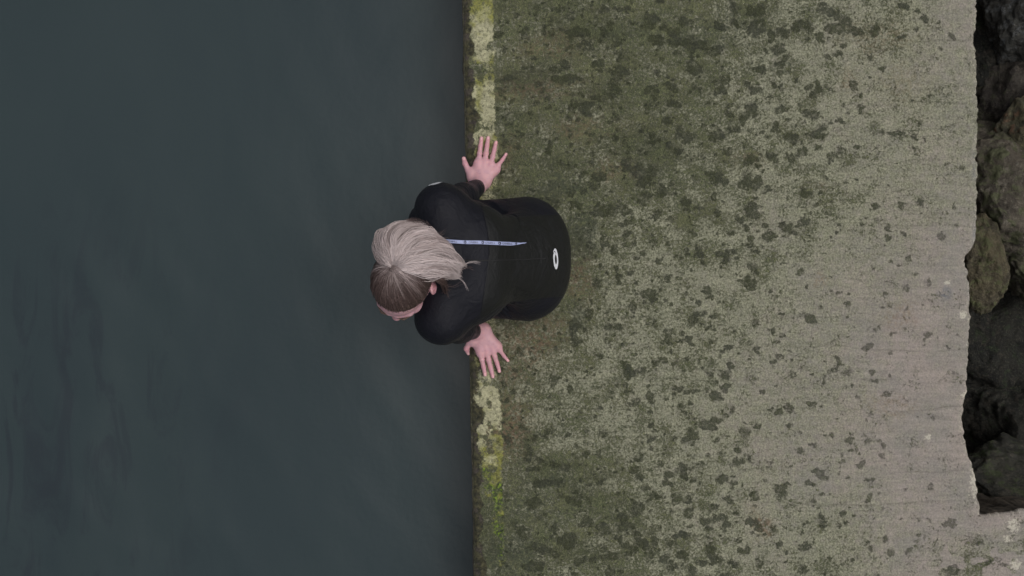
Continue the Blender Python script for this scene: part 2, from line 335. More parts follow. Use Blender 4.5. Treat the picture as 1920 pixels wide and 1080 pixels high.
    # pale lichen band
    bn = g.math('ADD', band, g.math('MULTIPLY', g.math('SUBTRACT', g.noise(P, 70, 8, .82, .8), .5), 5.0))
    bcl = g.mix(g.ss(hue, .2, .7), g.mix(fine, alb(150, 148, 118), alb(176, 172, 142)), g.mix(fine, alb(108, 110, 52), alb(138, 136, 78)))
    bcl = g.mix(g.ss(hue, .8, 1.0), bcl, g.mix(g.ss(g.noise(P, 90, 3), .45, .6), alb(48, 60, 34), alb(104, 124, 40)))
    bmask = g.math('MULTIPLY', g.ss(bn, .22, 1.05), g.ss(band, .0, .5))
    # dark wet rim
    rcol = g.mix(g.ss(g.noise(P, 60, 5, .65), .38, .64), alb(38, 38, 30), alb(72, 69, 48))
    rcol = g.mix(g.ss(g.noise(P, 24, 3), .5, .65, 0, .6), rcol, alb(70, 62, 62))
    base = g.mix(g.ss(g.math('ADD', rim, g.math('MULTIPLY', g.math('SUBTRACT', med, .5), .8)), .3, .6, 0, .95), base, rcol)
    base = g.mix(g.math('MULTIPLY', bmask, .95), base, bcl)
    # faces of the block
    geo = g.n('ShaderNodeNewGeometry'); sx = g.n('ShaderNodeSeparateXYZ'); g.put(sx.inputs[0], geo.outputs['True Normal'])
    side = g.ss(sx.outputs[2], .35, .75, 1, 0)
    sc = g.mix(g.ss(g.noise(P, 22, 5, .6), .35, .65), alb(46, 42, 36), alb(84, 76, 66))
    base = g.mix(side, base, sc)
    h = g.math('ADD', g.math('MULTIPLY', fine, .5), g.math('MULTIPLY', med, .9))
    h = g.math('ADD', h, g.math('MULTIPLY', g.ss(thick, .2, .6), g.math('MULTIPLY', g.noise(P, 230, 4, .7), .9)))
    h = g.math('ADD', h, g.math('MULTIPLY', strk, .35)); h = g.math('ADD', h, g.math('MULTIPLY', ridge, .4))
    h = g.math('ADD', h, g.math('MULTIPLY', bm, .8))
    nrm = g.bump(h, .9, .006)
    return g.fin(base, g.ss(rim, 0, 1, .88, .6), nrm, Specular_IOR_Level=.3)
M_conc = concrete_material()

def slab():
    h = .003
    ys_f = np.arange(-1.22, 1.22, h)                   # world y
    ys = np.concatenate([[-60, -20, -9, -6, -4, -2.5, -1.8, -1.4], ys_f, [1.3, 1.6, 2.2, 3.5, 6, 9, 20, 60]])
    ys = ys[::-1]                                      # increasing pixel y
    u = np.linspace(0, 1, 660)
    PY = 540 - ys * PXM
    lx = (left_px(PY) - 960) / PXM
    rx = (right_px(PY) - 960) / PXM + (fbm(PY, PY * 0, 1 / 9., 3, 40) - .5) * .012 * (np.abs(ys) < 1.3)
    lx = lx + (fbm(PY, PY * 0, 1 / 16., 3, 44) - .5) * .006
    X = lx[:, None] + (rx - lx)[:, None] * u[None, :]; Y = np.repeat(ys[:, None], len(u), 1)
    def block(X, Y, edge_l, edge_r, name, low_top=False):
        A = slab_attrs(X, Y)
        Z = (fbm(X, Y, 3, 4, 50) - .5) * .006 + (fbm(X, Y, 60, 3, 53) - .5) * .0022
        Z = Z + .002 * A['blotch'] + .0015 * A['band']
        if edge_l is not None:
            d = X - edge_l[:, None]; Z = Z - .016 * np.exp(-np.maximum(d, 0) / .007)
        if edge_r is not None:
            d = edge_r[:, None] - X; ch = fbm(X, Y, 25, 3, 57)
            Z = Z - (.010 + .03 * np.clip(ch - .5, 0, 1)) * np.exp(-np.maximum(d, 0) / (.006 + .02 * ch)) * (Y > -.855)
        V = np.stack([X, Y, Z], -1); n, m = X.shape
        I = np.arange(n * m).reshape(n, m)
        F = np.stack([I[:-1, :-1], I[1:, :-1], I[1:, 1:], I[:-1, 1:]], -1).reshape(-1, 4)
        return V.reshape(-1, 3), F, A, I
    V, F, A, I = block(X, Y, lx, rx, 'main')
    Vs = [V]; Fs = [F]; As = {k: [a.ravel()] for k, a in A.items()}; off = len(V)
    # side walls
    def wall(idx, outward, depth=1.9, nz=46, rough=.018, flip=False, seed=60):
        nonlocal off
        top = np.asarray(Vs_all()[idx]); zz = np.concatenate([[0, .006], np.linspace(.02, depth, nz)])
        n = len(idx); VV = np.zeros((len(zz), n, 3))
        for k, z in enumerate(zz):
            s = top[:, 1] * abs(outward[0]) + top[:, 0] * abs(outward[1])
            r = (fbm(s, np.full(n, z), 7, 4, seed) - .5) * rough * 3 * min(1, z / .05) + (-.02 * min(1, z / .3) if True else 0)
            VV[k] = top; VV[k, :, 2] -= z; VV[k, :, 0] += outward[0] * r; VV[k, :, 1] += outward[1] * r
        J = off + np.arange(len(zz) * n).reshape(len(zz), n)
        ff = np.stack([J[:-1, :-1], J[1:, :-1], J[1:, 1:], J[:-1, 1:]], -1).reshape(-1, 4)
        if flip: ff = ff[:, ::-1]
        Vs.append(VV.reshape(-1, 3)); Fs.append(ff); off += len(zz) * n
        for k in As: As[k].append(np.zeros(len(zz) * n))
    def Vs_all(): return np.concatenate(Vs)
    wall(I[:, 0], (-1, 0), seed=61)
    keep = np.where(PY < 975)[0]
    wall(I[keep, -1], (1, 0), flip=True, seed=66)
    # the return of the slab in the lower right corner
    q = PY >= 960
    yy = ys[q]
    # rows follow the ragged edge running to the right
    xr = np.concatenate([np.linspace(0, .34, 110), np.linspace(.36, 7, 30)])
    ytop = np.interp(xr, [0, .02, .04, .09, .16, .34, 7], [(540 - p) / PXM for p in (966, 966, 965, 962, 956, 955, 950)]) + (fbm(xr * 500, xr * 0, 1 / 8., 3, 71) - .5) * .01
    vv = np.concatenate([np.linspace(0, .30, 100), [.5, .9, 1.6, 3, 8]])
    X2 = (right_px(960.) - 960) / PXM + np.repeat(xr[None, :], len(vv), 0)
    # join flush to the main block
    X2[:, 0] = np.interp(-(ytop[0] - vv), -ys, rx) - .006
    Y2 = ytop[None, :] - vv[:, None]
    V2, F2, A2, I2 = block(X2, Y2, None, None, 'ret')
    V2[:, 2] -= .0004
    dd = vv[:, None] + 0 * X2; V2[:, 2] -= (.014 * np.exp(-dd / .008)).ravel()
    base = off
    Vs.append(V2); Fs.append(F2 + base); off += len(V2)
    for k in As: As[k].append(A2[k].ravel())
    wall(base + I2[0, :], (0, 1), seed=75)
    V = np.concatenate(Vs); F = np.concatenate(Fs)
    o = mesh_np('quay', V, F, M_conc, attrs={k: np.concatenate(a) for k, a in As.items()})
    return o
quay = slab()
tag(quay, kind='structure')

# ------------------------------------------------------------------ water
WZ = -0.34
def water():
    g = G('sea_water')
    P = g.pos()
    b = g.noise(g.pos(scale=(1.0, .33, 1), rot=(0, 0, math.radians(32))), 2.2, 3, .55, .6)
    far = g.ss(g.noise(P, .55, 2), .35, .7)
    c = g.mix(g.ss(b, .38, .62), alb(46, 57, 60, 1.0), alb(49, 60, 62, 1.0))
    c = g.mix(g.math('MULTIPLY', far, .5), c, alb(50, 61, 63, 1.05))
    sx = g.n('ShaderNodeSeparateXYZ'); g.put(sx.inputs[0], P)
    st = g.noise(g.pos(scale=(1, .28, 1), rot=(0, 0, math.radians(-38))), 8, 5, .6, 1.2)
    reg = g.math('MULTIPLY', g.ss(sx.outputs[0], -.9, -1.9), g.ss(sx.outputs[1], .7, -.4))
    c = g.mix(g.math('MULTIPLY', g.ss(st, .50, .66), g.math('ADD', g.math('MULTIPLY', reg, .60), .0)), c, alb(40, 46, 52, 1.05))  # ripple shading painted into the water's base colour as darker streaks
    n = g.bump(g.noise(g.pos(scale=(1, .6, 1), rot=(0, 0, .5)), 7, 4, .5, .5), .06, .02)
    n = g.bump(g.noise(P, 45, 3, .5), .10, .004, n)
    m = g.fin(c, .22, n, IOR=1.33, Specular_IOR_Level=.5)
    xs = np.concatenate([[-300, -120, -50, -20, -10, -6], np.arange(-4, 0.0, .03), [.3, 1]])
    ys = np.concatenate([[-300, -120, -50, -20, -8, -4], np.arange(-2.4, 2.4, .03), [4, 8, 20, 50, 120, 300]])
    X, Y = np.meshgrid(xs, ys)
    c30, s30 = math.cos(.6), math.sin(.6)
    U = X * c30 + Y * s30; Vv = -X * s30 + Y * c30
    calm = .25 + .75 * sstep(-.7, -1.9, X) * sstep(.9, -.6, Y)
    Z = WZ + ((fbm(U, Vv * .35, 3.5, 3, 80) - .5) * .035 + (fbm(U, Vv * .5, 12, 2, 84) - .5) * .008) * calm
    n_, m_ = X.shape; I = np.arange(n_ * m_).reshape(n_, m_)
    F = np.stack([I[:-1, :-1], I[:-1, 1:], I[1:, 1:], I[1:, :-1]], -1).reshape(-1, 4)
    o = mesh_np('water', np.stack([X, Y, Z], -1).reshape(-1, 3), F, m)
    return tag(o, kind='structure')
water()

# ------------------------------------------------------------------ rocks in the gap behind the slab
def noise3(p, f, seed=0, oct=4):
    x, y, z = p[:, 0], p[:, 1], p[:, 2]
    return (fbm(x + .37 * z, y - .21 * z, f, oct, seed) + fbm(y + 3.1 + .3 * x, z, f, oct, seed + 7) + fbm(z + 1.7, x - .3 * y, f, oct, seed + 13)) / 3 - .5

def rock_material(name, c1, c2, c3, lichen=None, amt=.5, seed=0.0):
    g = G(name); P = g.pos(loc=(seed, seed * 2, 0))
    a = g.mix(g.ss(g.noise(P, 9, 6, .65, .6), .35, .65), c1, c2)
    a = g.mix(g.ss(g.noise(P, 30, 6, .7), .5, .66, 0, .8), a, c3)
    if lichen: a = g.mix(g.ss(g.noise(P, 17, 6, .7, .5), .62 - .25 * amt, .72 - .2 * amt, 0, .8), a, lichen)
    a = g.mix(g.ss(g.noise(P, 110, 5, .75), .52, .66, 0, .5), a, g.mix(.5, a, alb(112, 106, 92)))
    h = g.math('ADD', g.noise(P, 16, 7, .68, .5), g.math('MULTIPLY', g.noise(P, 120, 4, .7), .25))
    return g.fin(a, .8, g.bump(h, 1.0, .06), Specular_IOR_Level=.3)

RP = rock_material('rock_pit', alb(44, 44, 40), alb(60, 59, 52), alb(78, 73, 64), alb(62, 70, 46), .5, seed=6.)
RB2 = rock_material('rock_brown_dark', alb(44, 40, 38), alb(66, 62, 56), alb(86, 80, 72), alb(64, 66, 48), .4, seed=8.)
import bmesh
def boulder(px, py, z, r, sq, mat, label, seed):
    bm = bmesh.new(); bmesh.ops.create_icosphere(bm, subdivisions=6, radius=1)
    v = np.array([q.co[:] for q in bm.verts]); f = np.array([[l.index for l in q.verts] for q in bm.faces]); bm.free()
    # chip flat faces off, then rough it up
    rr = np.random.default_rng(seed)
    for k in range(16):
        n = rr.normal(size=3); n /= np.linalg.norm(n); d = rr.uniform(.62, .88)
        e = np.maximum(v @ n - d, 0); v = v - e[:, None] * n * .8
    s = v * np.array(sq)
    s = s * (1 + .55 * noise3(v * 1.0 + seed, 1.6, seed)[:, None] + .34 * noise3(v + seed, 4.5, seed + 3)[:, None] + .22 * noise3(v + seed, 17, seed + 5)[:, None])
    c = at(px, py, z)
    o = mesh_np('boulder', s * r, f, mat)
    o.location = c
    return tag(o, label, 'rock', 'boulders below the landward edge of the slab')
RG = rock_material('rock_grey', alb(50, 49, 46), alb(72, 72, 68), alb(98, 101, 102), None, seed=1.)
RB = rock_material('rock_brown', alb(62, 57, 50), alb(92, 85, 74), alb(116, 110, 98), alb(84, 88, 62), .6, seed=2.)
RY = rock_material('rock_lichen', alb(72, 70, 60), alb(104, 100, 78), alb(122, 117, 90), alb(124, 96, 76), .35, seed=3.)
RO = rock_material('rock_mossy', alb(62, 57, 46), alb(86, 79, 60), alb(104, 96, 76), alb(84, 88, 58), .5, seed=4.)
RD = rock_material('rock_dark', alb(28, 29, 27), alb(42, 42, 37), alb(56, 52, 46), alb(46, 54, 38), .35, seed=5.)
for a in [
 (1962, 18, -.40, .26, (1, 1.1, .9), RG, 'blue-grey boulder in the top right corner of the gap', 11),
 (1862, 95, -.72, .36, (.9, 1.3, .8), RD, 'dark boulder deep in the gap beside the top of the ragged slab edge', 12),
 (1975, 262, -.34, .23, (.9, 1.2, 1), RY, 'boulder with yellow and reddish lichen at the right edge of the view', 13),
 (1890, 205, -.62, .30, (.9, 1.1, .8), RB2, 'brown-black boulder between the slab edge and the lichen covered boulder', 14),
 (1880, 372, -.40, .30, (1, 1.15, .8), RB, 'large grey-brown boulder with pale streaks below the slab edge', 15),
 (1838, 492, -.22, .150, (.8, 1.35, .9), RO, 'small olive mossy rock filling the notch in the slab edge', 16),
 (1948, 470, -.50, .24, (1, 1.3, .9), RB, 'brown boulder at the right edge beyond the dark cleft', 17),
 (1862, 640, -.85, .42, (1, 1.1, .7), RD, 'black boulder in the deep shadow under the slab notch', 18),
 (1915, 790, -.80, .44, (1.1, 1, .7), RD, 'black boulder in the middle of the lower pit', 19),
 (1895, 905, -.46, .27, (1.35, .8, .9), RP, 'low mossy rock in the corner where the slab turns', 20),
]: boulder(*a)

def bed():
    xs = np.concatenate([np.arange(1.5, 3.4, .025), np.linspace(3.5, 14, 30), [30, 80, 300]]); ys = np.concatenate([[-60, -25], np.linspace(-9, -1.6, 24), np.arange(-1.5, 1.7, .025), np.linspace(1.8, 9, 24), [25, 60]])
    X, Y = np.meshgrid(xs, ys)
    Z = -.92 + (fbm(X, Y, 1.7, 5, 90) - .5) * .8 + (fbm(X, Y, 8, 5, 95) - .5) * .34 - .42 * sstep(.1, -.2, Y) * sstep(-1.0, -.8, Y) + np.clip(X - 2.6, 0, 3) * .18
    n_, m_ = X.shape; I = np.arange(n_ * m_).reshape(n_, m_)
    F = np.stack([I[:-1, :-1], I[:-1, 1:], I[1:, 1:], I[1:, :-1]], -1).reshape(-1, 4)
    return tag(mesh_np('terrain', np.stack([X, Y, Z], -1).reshape(-1, 3), F, RB2), kind='structure')
bed()

# ------------------------------------------------------------------ implicit surfaces
class Field:
    def __init__(s, lo, hi, h):
        s.lo = np.array(lo, float); s.h = h
        s.n = np.ceil((np.array(hi) - s.lo) / h).astype(int) + 1
        s.f = np.full(s.n, .06, np.float32)
    def _win(s, lo, hi):
        a = np.clip(np.floor((lo - s.lo) / s.h).astype(int), 0, s.n); b = np.clip(np.ceil((hi - s.lo) / s.h).astype(int) + 1, 0, s.n)
        if np.any(b <= a): return None
        ax = [s.lo[i] + s.h * np.arange(a[i], b[i]) for i in range(3)]
        return (slice(a[0], b[0]), slice(a[1], b[1]), slice(a[2], b[2])), np.meshgrid(*ax, indexing='ij')
    def blend(s, w, d, k, op):
        f = s.f[w]; d = d.astype(np.float32)
        if op == '+':
            q = np.maximum(k - np.abs(f - d), 0) / k; s.f[w] = np.minimum(f, d) - q * q * k * .25
        elif op == '-':
            d = -d; q = np.maximum(k - np.abs(f - d), 0) / k; s.f[w] = np.maximum(f, d) + q * q * k * .25
        else:
            s.f[w] = np.maximum(f, d)
    def cap(s, a, b, ra, rb, k=.02, sy=1.0, op='+', axis=1):
        a = np.asarray(a, float); b = np.asarray(b, float); R = max(ra, rb) * max(1, sy) + .06
        w = s._win(np.minimum(a, b) - R, np.maximum(a, b) + R)
        if w is None: return
        w, (X, Y, Z) = w
        Q = [X - a[0], Y - a[1], Z - a[2]]; D = b - a; D = D.copy()
        Q[axis] = Q[axis] / sy; D[axis] /= sy
        t = np.clip((Q[0] * D[0] + Q[1] * D[1] + Q[2] * D[2]) / max(D @ D, 1e-9), 0, 1)
        d = np.sqrt((Q[0] - t * D[0]) ** 2 + (Q[1] - t * D[1]) ** 2 + (Q[2] - t * D[2]) ** 2) - (ra + (rb - ra) * t)
        s.blend(w, d, k, op)
    def ell(s, c, r, k=.02, R=None, op='+'):
        c = np.asarray(c, float); r = np.asarray(r, float); m = r.max() + .06
        w = s._win(c - m, c + m)
        if w is None: return
        w, (X, Y, Z) = w
        p = np.stack([X - c[0], Y - c[1], Z - c[2]], -1)
        if R is not None: p = p @ R              # columns of R are the local axes
        k0 = np.linalg.norm(p / r, axis=-1); k1 = np.linalg.norm(p / (r * r), axis=-1) + 1e-9
        s.blend(w, k0 * (k0 - 1) / k1, k, op)
    def plane(s, p0, n, lo=None, hi=None):
        """cut away the side n points to"""
        n = np.asarray(n, float) / np.linalg.norm(n)
        w = s._win(s.lo if lo is None else np.asarray(lo), s.lo + s.h * s.n if hi is None else np.asarray(hi))
        w, (X, Y, Z) = w
        s.blend(w, (X - p0[0]) * n[0] + (Y - p0[1]) * n[1] + (Z - p0[2]) * n[2], .001, 'x')
    def mesh(s):
        f = s.f; ins = f < 0
        c = [ins[dx:ins.shape[0] - 1 + dx, dy:ins.shape[1] - 1 + dy, dz:ins.shape[2] - 1 + dz] for dx in (0, 1) for dy in (0, 1) for dz in (0, 1)]
        cnt = sum(a.astype(np.int8) for a in c); act = (cnt > 0) & (cnt < 8)
        idx = np.full(act.shape, -1, np.int32); cells = np.argwhere(act); idx[act] = np.arange(len(cells))
        acc = np.zeros((len(cells), 3)); num = np.zeros(len(cells))
        i, j, k = cells.T
        for ax in range(3):
            o1, o2 = [a for a in range(3) if a != ax]
            for u in (0, 1):
                for v in (0, 1):
                    A = [i.copy(), j.copy(), k.copy()]; A[o1] = A[o1] + u; A[o2] = A[o2] + v
                    B = [q.copy() for q in A]; B[ax] = B[ax] + 1
                    fa = f[tuple(A)]; fb = f[tuple(B)]; m = (fa < 0) != (fb < 0)
                    t = np.where(m, fa / np.where(m, fa - fb, 1), 0)
                    P = np.stack(A, -1).astype(float); P[:, ax] += t
                    acc[m] += P[m]; num[m] += 1
        V = s.lo + s.h * acc / num[:, None]
        Fs = []
        for ax in range(3):
            o1, o2 = [(1, 2), (2, 0), (0, 1)][ax]
            sl0 = [slice(None)] * 3; sl1 = [slice(None)] * 3; sl0[ax] = slice(0, -1); sl1[ax] = slice(1, None)
            a = ins[tuple(sl0)]; b = ins[tuple(sl1)]
            E = np.argwhere(a != b); fl = a[tuple(E.T)]
            ok = (E[:, o1] > 0) & (E[:, o2] > 0) & (E[:, o1] < s.n[o1] - 1) & (E[:, o2] < s.n[o2] - 1); E = E[ok]; fl = fl[ok]
            def q(d1, d2):
                T = E.copy(); T[:, o1] -= d1; T[:, o2] -= d2; return idx[tuple(T.T)]
            quad = np.stack([q(1, 1), q(0, 1), q(0, 0), q(1, 0)], -1)
            quad[~fl] = quad[~fl][:, ::-1]
            Fs.append(quad)
        return V, np.concatenate(Fs)

def join(parts):
    V = []; F = []; n = 0
    for v, f in parts: V.append(v); F.append(f + n); n += len(v)
    return np.concatenate(V), np.concatenate(F)

# ------------------------------------------------------------------ the swimmer: skeleton in metres
CY = .105
sh_c = at(845, 494, .5); shy = sh_c[1]
JR = np.array([-.228, shy + .182, .462]); JL = np.array([-.228, shy - .182, .462])         # shoulders
WR = at(897, 350, .062); WL = at(889, 621, .062)                                            # wrists
ER = np.array([-.190, .300, .25]); EL = np.array([-.193, -.138, .25])                        # elbows
HC = at(756, 531, .625)                                                                      # skull centre
yaw, pitch, HS = math.radians(17), math.radians(12), 1.08
fh = np.array([-math.sin(yaw), -math.cos(yaw), 0]); up = np.array([0, 0, 1.])
hf = fh * math.cos(pitch) - up * math.sin(pitch)
hu = fh * math.sin(pitch) + up * math.cos(pitch)
hr = np.cross(hf, hu)                                                                        # her right side
roll = math.radians(3)
hu, hr = hu * math.cos(roll) + hr * math.sin(roll), hr * math.cos(roll) - hu * math.sin(roll)
HR = np.stack([hr, hf, hu], 1)
def hp(x, y, z): return HC + HS * (HR @ np.array([x, y, z]))

def trunk(F, g=0.0, skin=False):
    k = .05
    F.cap((.062, CY, .135), (.035, CY - .002, .22), .112 + g, .104 + g, k, 1.45)
    F.ell((.096, CY, .122), (.106 + g, .135 + g, .108 + g), .06)
    for s in (1, -1):
        F.ell((.078, CY + s * .082, .110), (.104 + g, .110 + g, .106 + g), .06)
        hip = (.045, CY + s * .113, .103); kn = (-.298, CY + s * .135, .088)
        F.cap(hip, kn, .101 + g, .066 + g, .05)
        F.ell((-.304, CY + s * .135, .088), (.062 + g, .058 + g, .062 + g), .03)
        an = (-.318, CY + s * .125, -.36)
        mid = (-.300, CY + s * .132, -.09)
        F.cap(kn, mid, .058 + g, .055 + g, .03); F.cap(mid, an, .055 + g, .034 + g, .03)
    F.cap((.035, CY - .002, .22), (-.030, .096, .31), .098 + g, .086 + g, k, 1.32)
    F.cap((-.030, .096, .31), (-.125, .084, .40), .086 + g, .104 + g, k, 1.38)
    F.cap((-.125, .084, .40), (-.205, shy, .470), .106 + g, .084 + g, k, 1.6)
    for s, J, E, Wp in ((1, JR, ER, WR), (-1, JL, EL, WL)):
        F.cap((-.205, shy + s * .05, .492), J + np.array([0, -s * .02, .008]), .058 + g, .058 + g, .05)
        F.ell((-.135, shy + s * .085, .455), (.075 + g, .062 + g, .055 + g), .05)                  # shoulder blade
        F.cap(J + np.array([.02, -s * .02, -.01]), (-.105, shy + s * .095, .395), .056 + g, .060 + g, .07)
        F.ell(J, (.070 + g, .062 + g, .064 + g), .045)
        F.cap(J + np.array([.004, s * .004, -.02]), E, .056 + g, .043 + g, .035)
        F.cap(E, Wp, .043 + g, .026 + g, .02)
        m = E * .72 + Wp * .28; F.ell(m, (.043 + g, .040 + g, .055 + g), .03)
    if skin: F.cap((-.215, shy, .50), hp(.0, -.03, -.075), .066 + g, .052, .04)

root = bpy.data.objects.new('person', None); S.collection.objects.link(root)
root.empty_display_size = .2
tag(root, 'person in black wetsuit with blonde ponytail sitting on the slab edge, palms flat', 'person')

# --- skin
def head_field():
    F = Field(HC - .19, HC + .19, .0026)
    c = lambda x, y, z: hp(x, y, z); s = HS
    F.ell(c(0, -.012, .030), np.array((.076, .097, .088)) * s, .02, HR)
    F.ell(c(0, .034, -.040), np.array((.060, .062, .082)) * s, .03, HR)
    F.cap(c(0, -.03, -.03), c(0, -.045, -.12), .056, .054, .03)
    for e in (1, -1):
        F.cap(c(e * .050, .005, -.070), c(e * .012, .070, -.104), .019, .016, .03)
        F.ell(c(e * .040, .060, -.030), np.array((.020, .020, .016)) * s, .02, HR)
        F.cap(c(e * .012, .087, .016), c(e * .044, .072, .016), .010, .009, .015)
        F.ell(c(e * .031, .098, -.004), np.array((.017, .014, .011)) * s, .012, HR, '-')
        F.ell(c(e * .031, .0785, .0005), np.array((.0150, .0125, .0085)) * s, .005, HR)           # upper lid
        F.ell(c(e * .031, .0765, -.011), np.array((.0140, .0105, .0040)) * s, .005, HR)
        F.ell(c(e * .009, .103, -.041), np.array((.0075, .009, .0065)) * s, .006, HR)             # nostril wing
        # ear
        a = .42 * e; ca, sa = math.cos(a), math.sin(a)
        Re = HR @ np.array([[ca, sa, 0], [-sa, ca, 0], [0, 0, 1]])
        F.ell(c(e * .083, -.012, -.006), np.array((.0075, .019, .031)) * s, .008, Re)
        F.ell(c(e * .090, -.008, -.004), np.array((.0060, .010, .018)) * s, .004, Re, '-')
        F.ell(c(e * .080, -.004, -.030), np.array((.0065, .009, .010)) * s, .006, Re)
    F.ell(c(0, .080, -.104), np.array((.018, .016, .014)) * s, .02, HR)
    F.cap(c(0, .090, .006), c(0, .108, -.036), .0075, .0105, .012)
    F.ell(c(0, .110, -.038), np.array((.0095, .0095, .0085)) * s, .008, HR)
    F.ell(c(0, .085, -.068), np.array((.026, .012, .018)) * s, .02, HR)
    F.cap(c(-.019, .090, -.064), c(.019, .090, -.064), .0045, .0045, .004); F.cap(c(-.016, .092, -.064), c(.016, .092, -.064), .0048, .0048, .004)
    F.cap(c(-.015, .090, -.074), c(.015, .090, -.074), .0056, .0056, .003)
    return F.mesh()

def hz(X, Y, oy): return (840 + X / 8.307, oy + Y / 8.307)
HANDS = {
 'R': dict(oy=240, wrist=(505, 850), cmc=(385, 780),
   thumb=[(385, 770), (318, 665), (268, 560), (246, 478)],
   index=[(475, 545), (492, 400), (506, 280), (522, 160)], middle=[(572, 540), (592, 400), (608, 275), (626, 155)],
   ring=[(662, 575), (697, 445), (722, 340), (747, 225)], little=[(738, 650), (792, 570), (845, 500), (905, 408)]),
 'L': dict(oy=590, wrist=(505, 235), cmc=(395, 370),
   thumb=[(400, 365), (335, 440), (288, 530), (318, 600)],
   index=[(508, 585), (530, 700), (552, 810), (578, 935)], middle=[(600, 575), (632, 700), (662, 820), (698, 962)],
   ring=[(690, 545), (728, 650), (765, 760), (800, 880)], little=[(765, 490), (815, 560), (868, 640), (932, 715)]),
}
NAILS = []
def hand_field(side, J_w, E):
    d = HANDS[side]
    lo = at(835, d['oy'] - 8, 0); hi = at(985, d['oy'] + 135, 0)
    lo, hi = np.minimum(lo, hi), np.maximum(lo, hi)
    F = Field((lo[0], lo[1], -.035), (hi[0], hi[1], .17), .0017)
    g0 = .002
    P = lambda q, z: at(*hz(*q, d['oy']), z)
    wr = P(d['wrist'], .030)
    rad = dict(index=(.0098, .0090, .0082, .0070), middle=(.0100, .0092, .0084, .0072), ring=(.0095, .0086, .0079, .0067), little=(.0085, .0076, .0068, .0058))
    for fn, R in rad.items():
        q = d[fn]
        zz = (.0235, .0185 + .0035, .0128, .0085)
        pts = [P(a, z) for a, z in zip(q, zz)]
        for i in range(3): F.cap(pts[i], pts[i + 1], R[i], R[i + 1], .0035)
        F.ell(pts[1], (R[1] + .0006,) * 3, .004)                       # knuckle
        F.ell(pts[0] + np.array([0, 0, .001]), (.0112, .0112, .0100), .012)
        base = wr + (pts[0] - wr) * .25 ; base[2] = .030
        F.cap(base, pts[0], .0165, .0118, .016)                       # back of the hand
        F.cap(base + (0, 0, .004), pts[0] + np.array([0, 0, .0065]), .006, .0045, .008)   # tendon
        NAILS.append((pts[3], pts[3] - pts[2], R[3]))
    q = d['thumb']; zz = (.024, .019, .0155, .0105) if side == 'R' else (.024, .018, .008, -.010)
    pts = [P(a, z) for a, z in zip(q, zz)]
    for i, (a, b) in enumerate(((.0150, .0118), (.0112, .0100), (.0100, .0080))): F.cap(pts[i], pts[i + 1], a, b, .005)
    F.cap(wr, pts[0], .020, .0165, .02); F.cap(pts[0], P(d['index'][0], .020), .013, .010, .018)
    F.cap(pts[1] * .6 + pts[0] * .4, P(d['index'][0], .017), .008, .007, .012)
    NAILS.append((pts[3], pts[3] - pts[2], .0080))
    # heel of the hand and wrist
    lt = P(d['little'][0], .018); F.cap(wr + (lt - wr) * .1 + (.010, 0, -.006), lt, .0185, .0115, .02)
    F.cap(wr + np.array([-.012, 0, 0]), wr + np.array([.014, 0, -.001]), .0215, .0215, .02)
    F.cap(wr + np.array([0, 0, .002]), J_w, .024, .025, .02)
    F.cap(J_w, J_w + (E - J_w) * .35, .025, .030, .02)
    # palms and fingertips flatten on the stone
    w = F._win(np.array([at(left_px(d['oy'] + 60), 0)[0] + .004, F.lo[1], F.lo[2]]), F.lo + F.h * F.n)
    w, (X, Y, Z) = w
    F.blend(w, .0015 - Z, .001, 'x')
    return F.mesh()
Fb = Field((-.46, -.32, -.56), (.30, .50, .66), .0065)
trunk(Fb, -.004, True)
for s in (1, -1):       # feet
    an = np.array((-.318, CY + s * .125, -.36))
    Fb.cap(an, an + np.array([.018, 0, -.045]), .030, .027, .02)
    Fb.cap(an + np.array([.02, 0, -.050]), an + np.array([-.045, s * .008, -.115]), .027, .024, .02, 1.25)
    for t in range(5):
        Fb.cap(an + np.array([-.042, s * (.008 + (t - 2) * .014), -.110]), an + np.array([-.072 + abs(t - (1 if s > 0 else 3)) * .006, s * (.010 + (t - 2) * .015), -.150]), .013, .0095, .006)
parts = [Fb.mesh(), head_field(), hand_field('R', WR, ER), hand_field('L', WL, EL)]
BV, BF = join(parts)

# skin tint: lips, knuckles and ears redder
red = np.zeros(len(BV))
def blush(c, r, a):
    d = np.linalg.norm(BV - np.asarray(c), axis=1); np.maximum(red, a * np.exp(-(d / r) ** 2), out=red)
for e in (1, -1): blush(hp(e * .088, -.012, -.004), .025, .9)
blush(hp(0, .112, -.038), .014, .6)
for x in np.linspace(-.017, .017, 7): blush(hp(x, .094, -.069), .0075, 1)
for sd_, d in HANDS.items():
    for fn in ('index', 'middle', 'ring', 'little', 'thumb'):
        for i, a in ((1, .6), (2, .65), (3, .95)):
            blush(at(*hz(*d[fn][i], d['oy']), .018), .014, a)
        blush(at(*hz(*d[fn][0], d['oy']), .03), .014, .5)
nail = np.zeros(len(BV))
for (p, v, r) in NAILS:
    v = v / np.linalg.norm(v); c = p + np.array([0, 0, r * .8]) - v * .001
    d = BV - c; L = np.abs(d @ v); D = np.linalg.norm(d - (d @ v)[:, None] * v, axis=1)
    nail = np.maximum(nail, ((L < r * .85) & (D < r * .62) & (d[:, 2] > -r * .45)).astype(float))
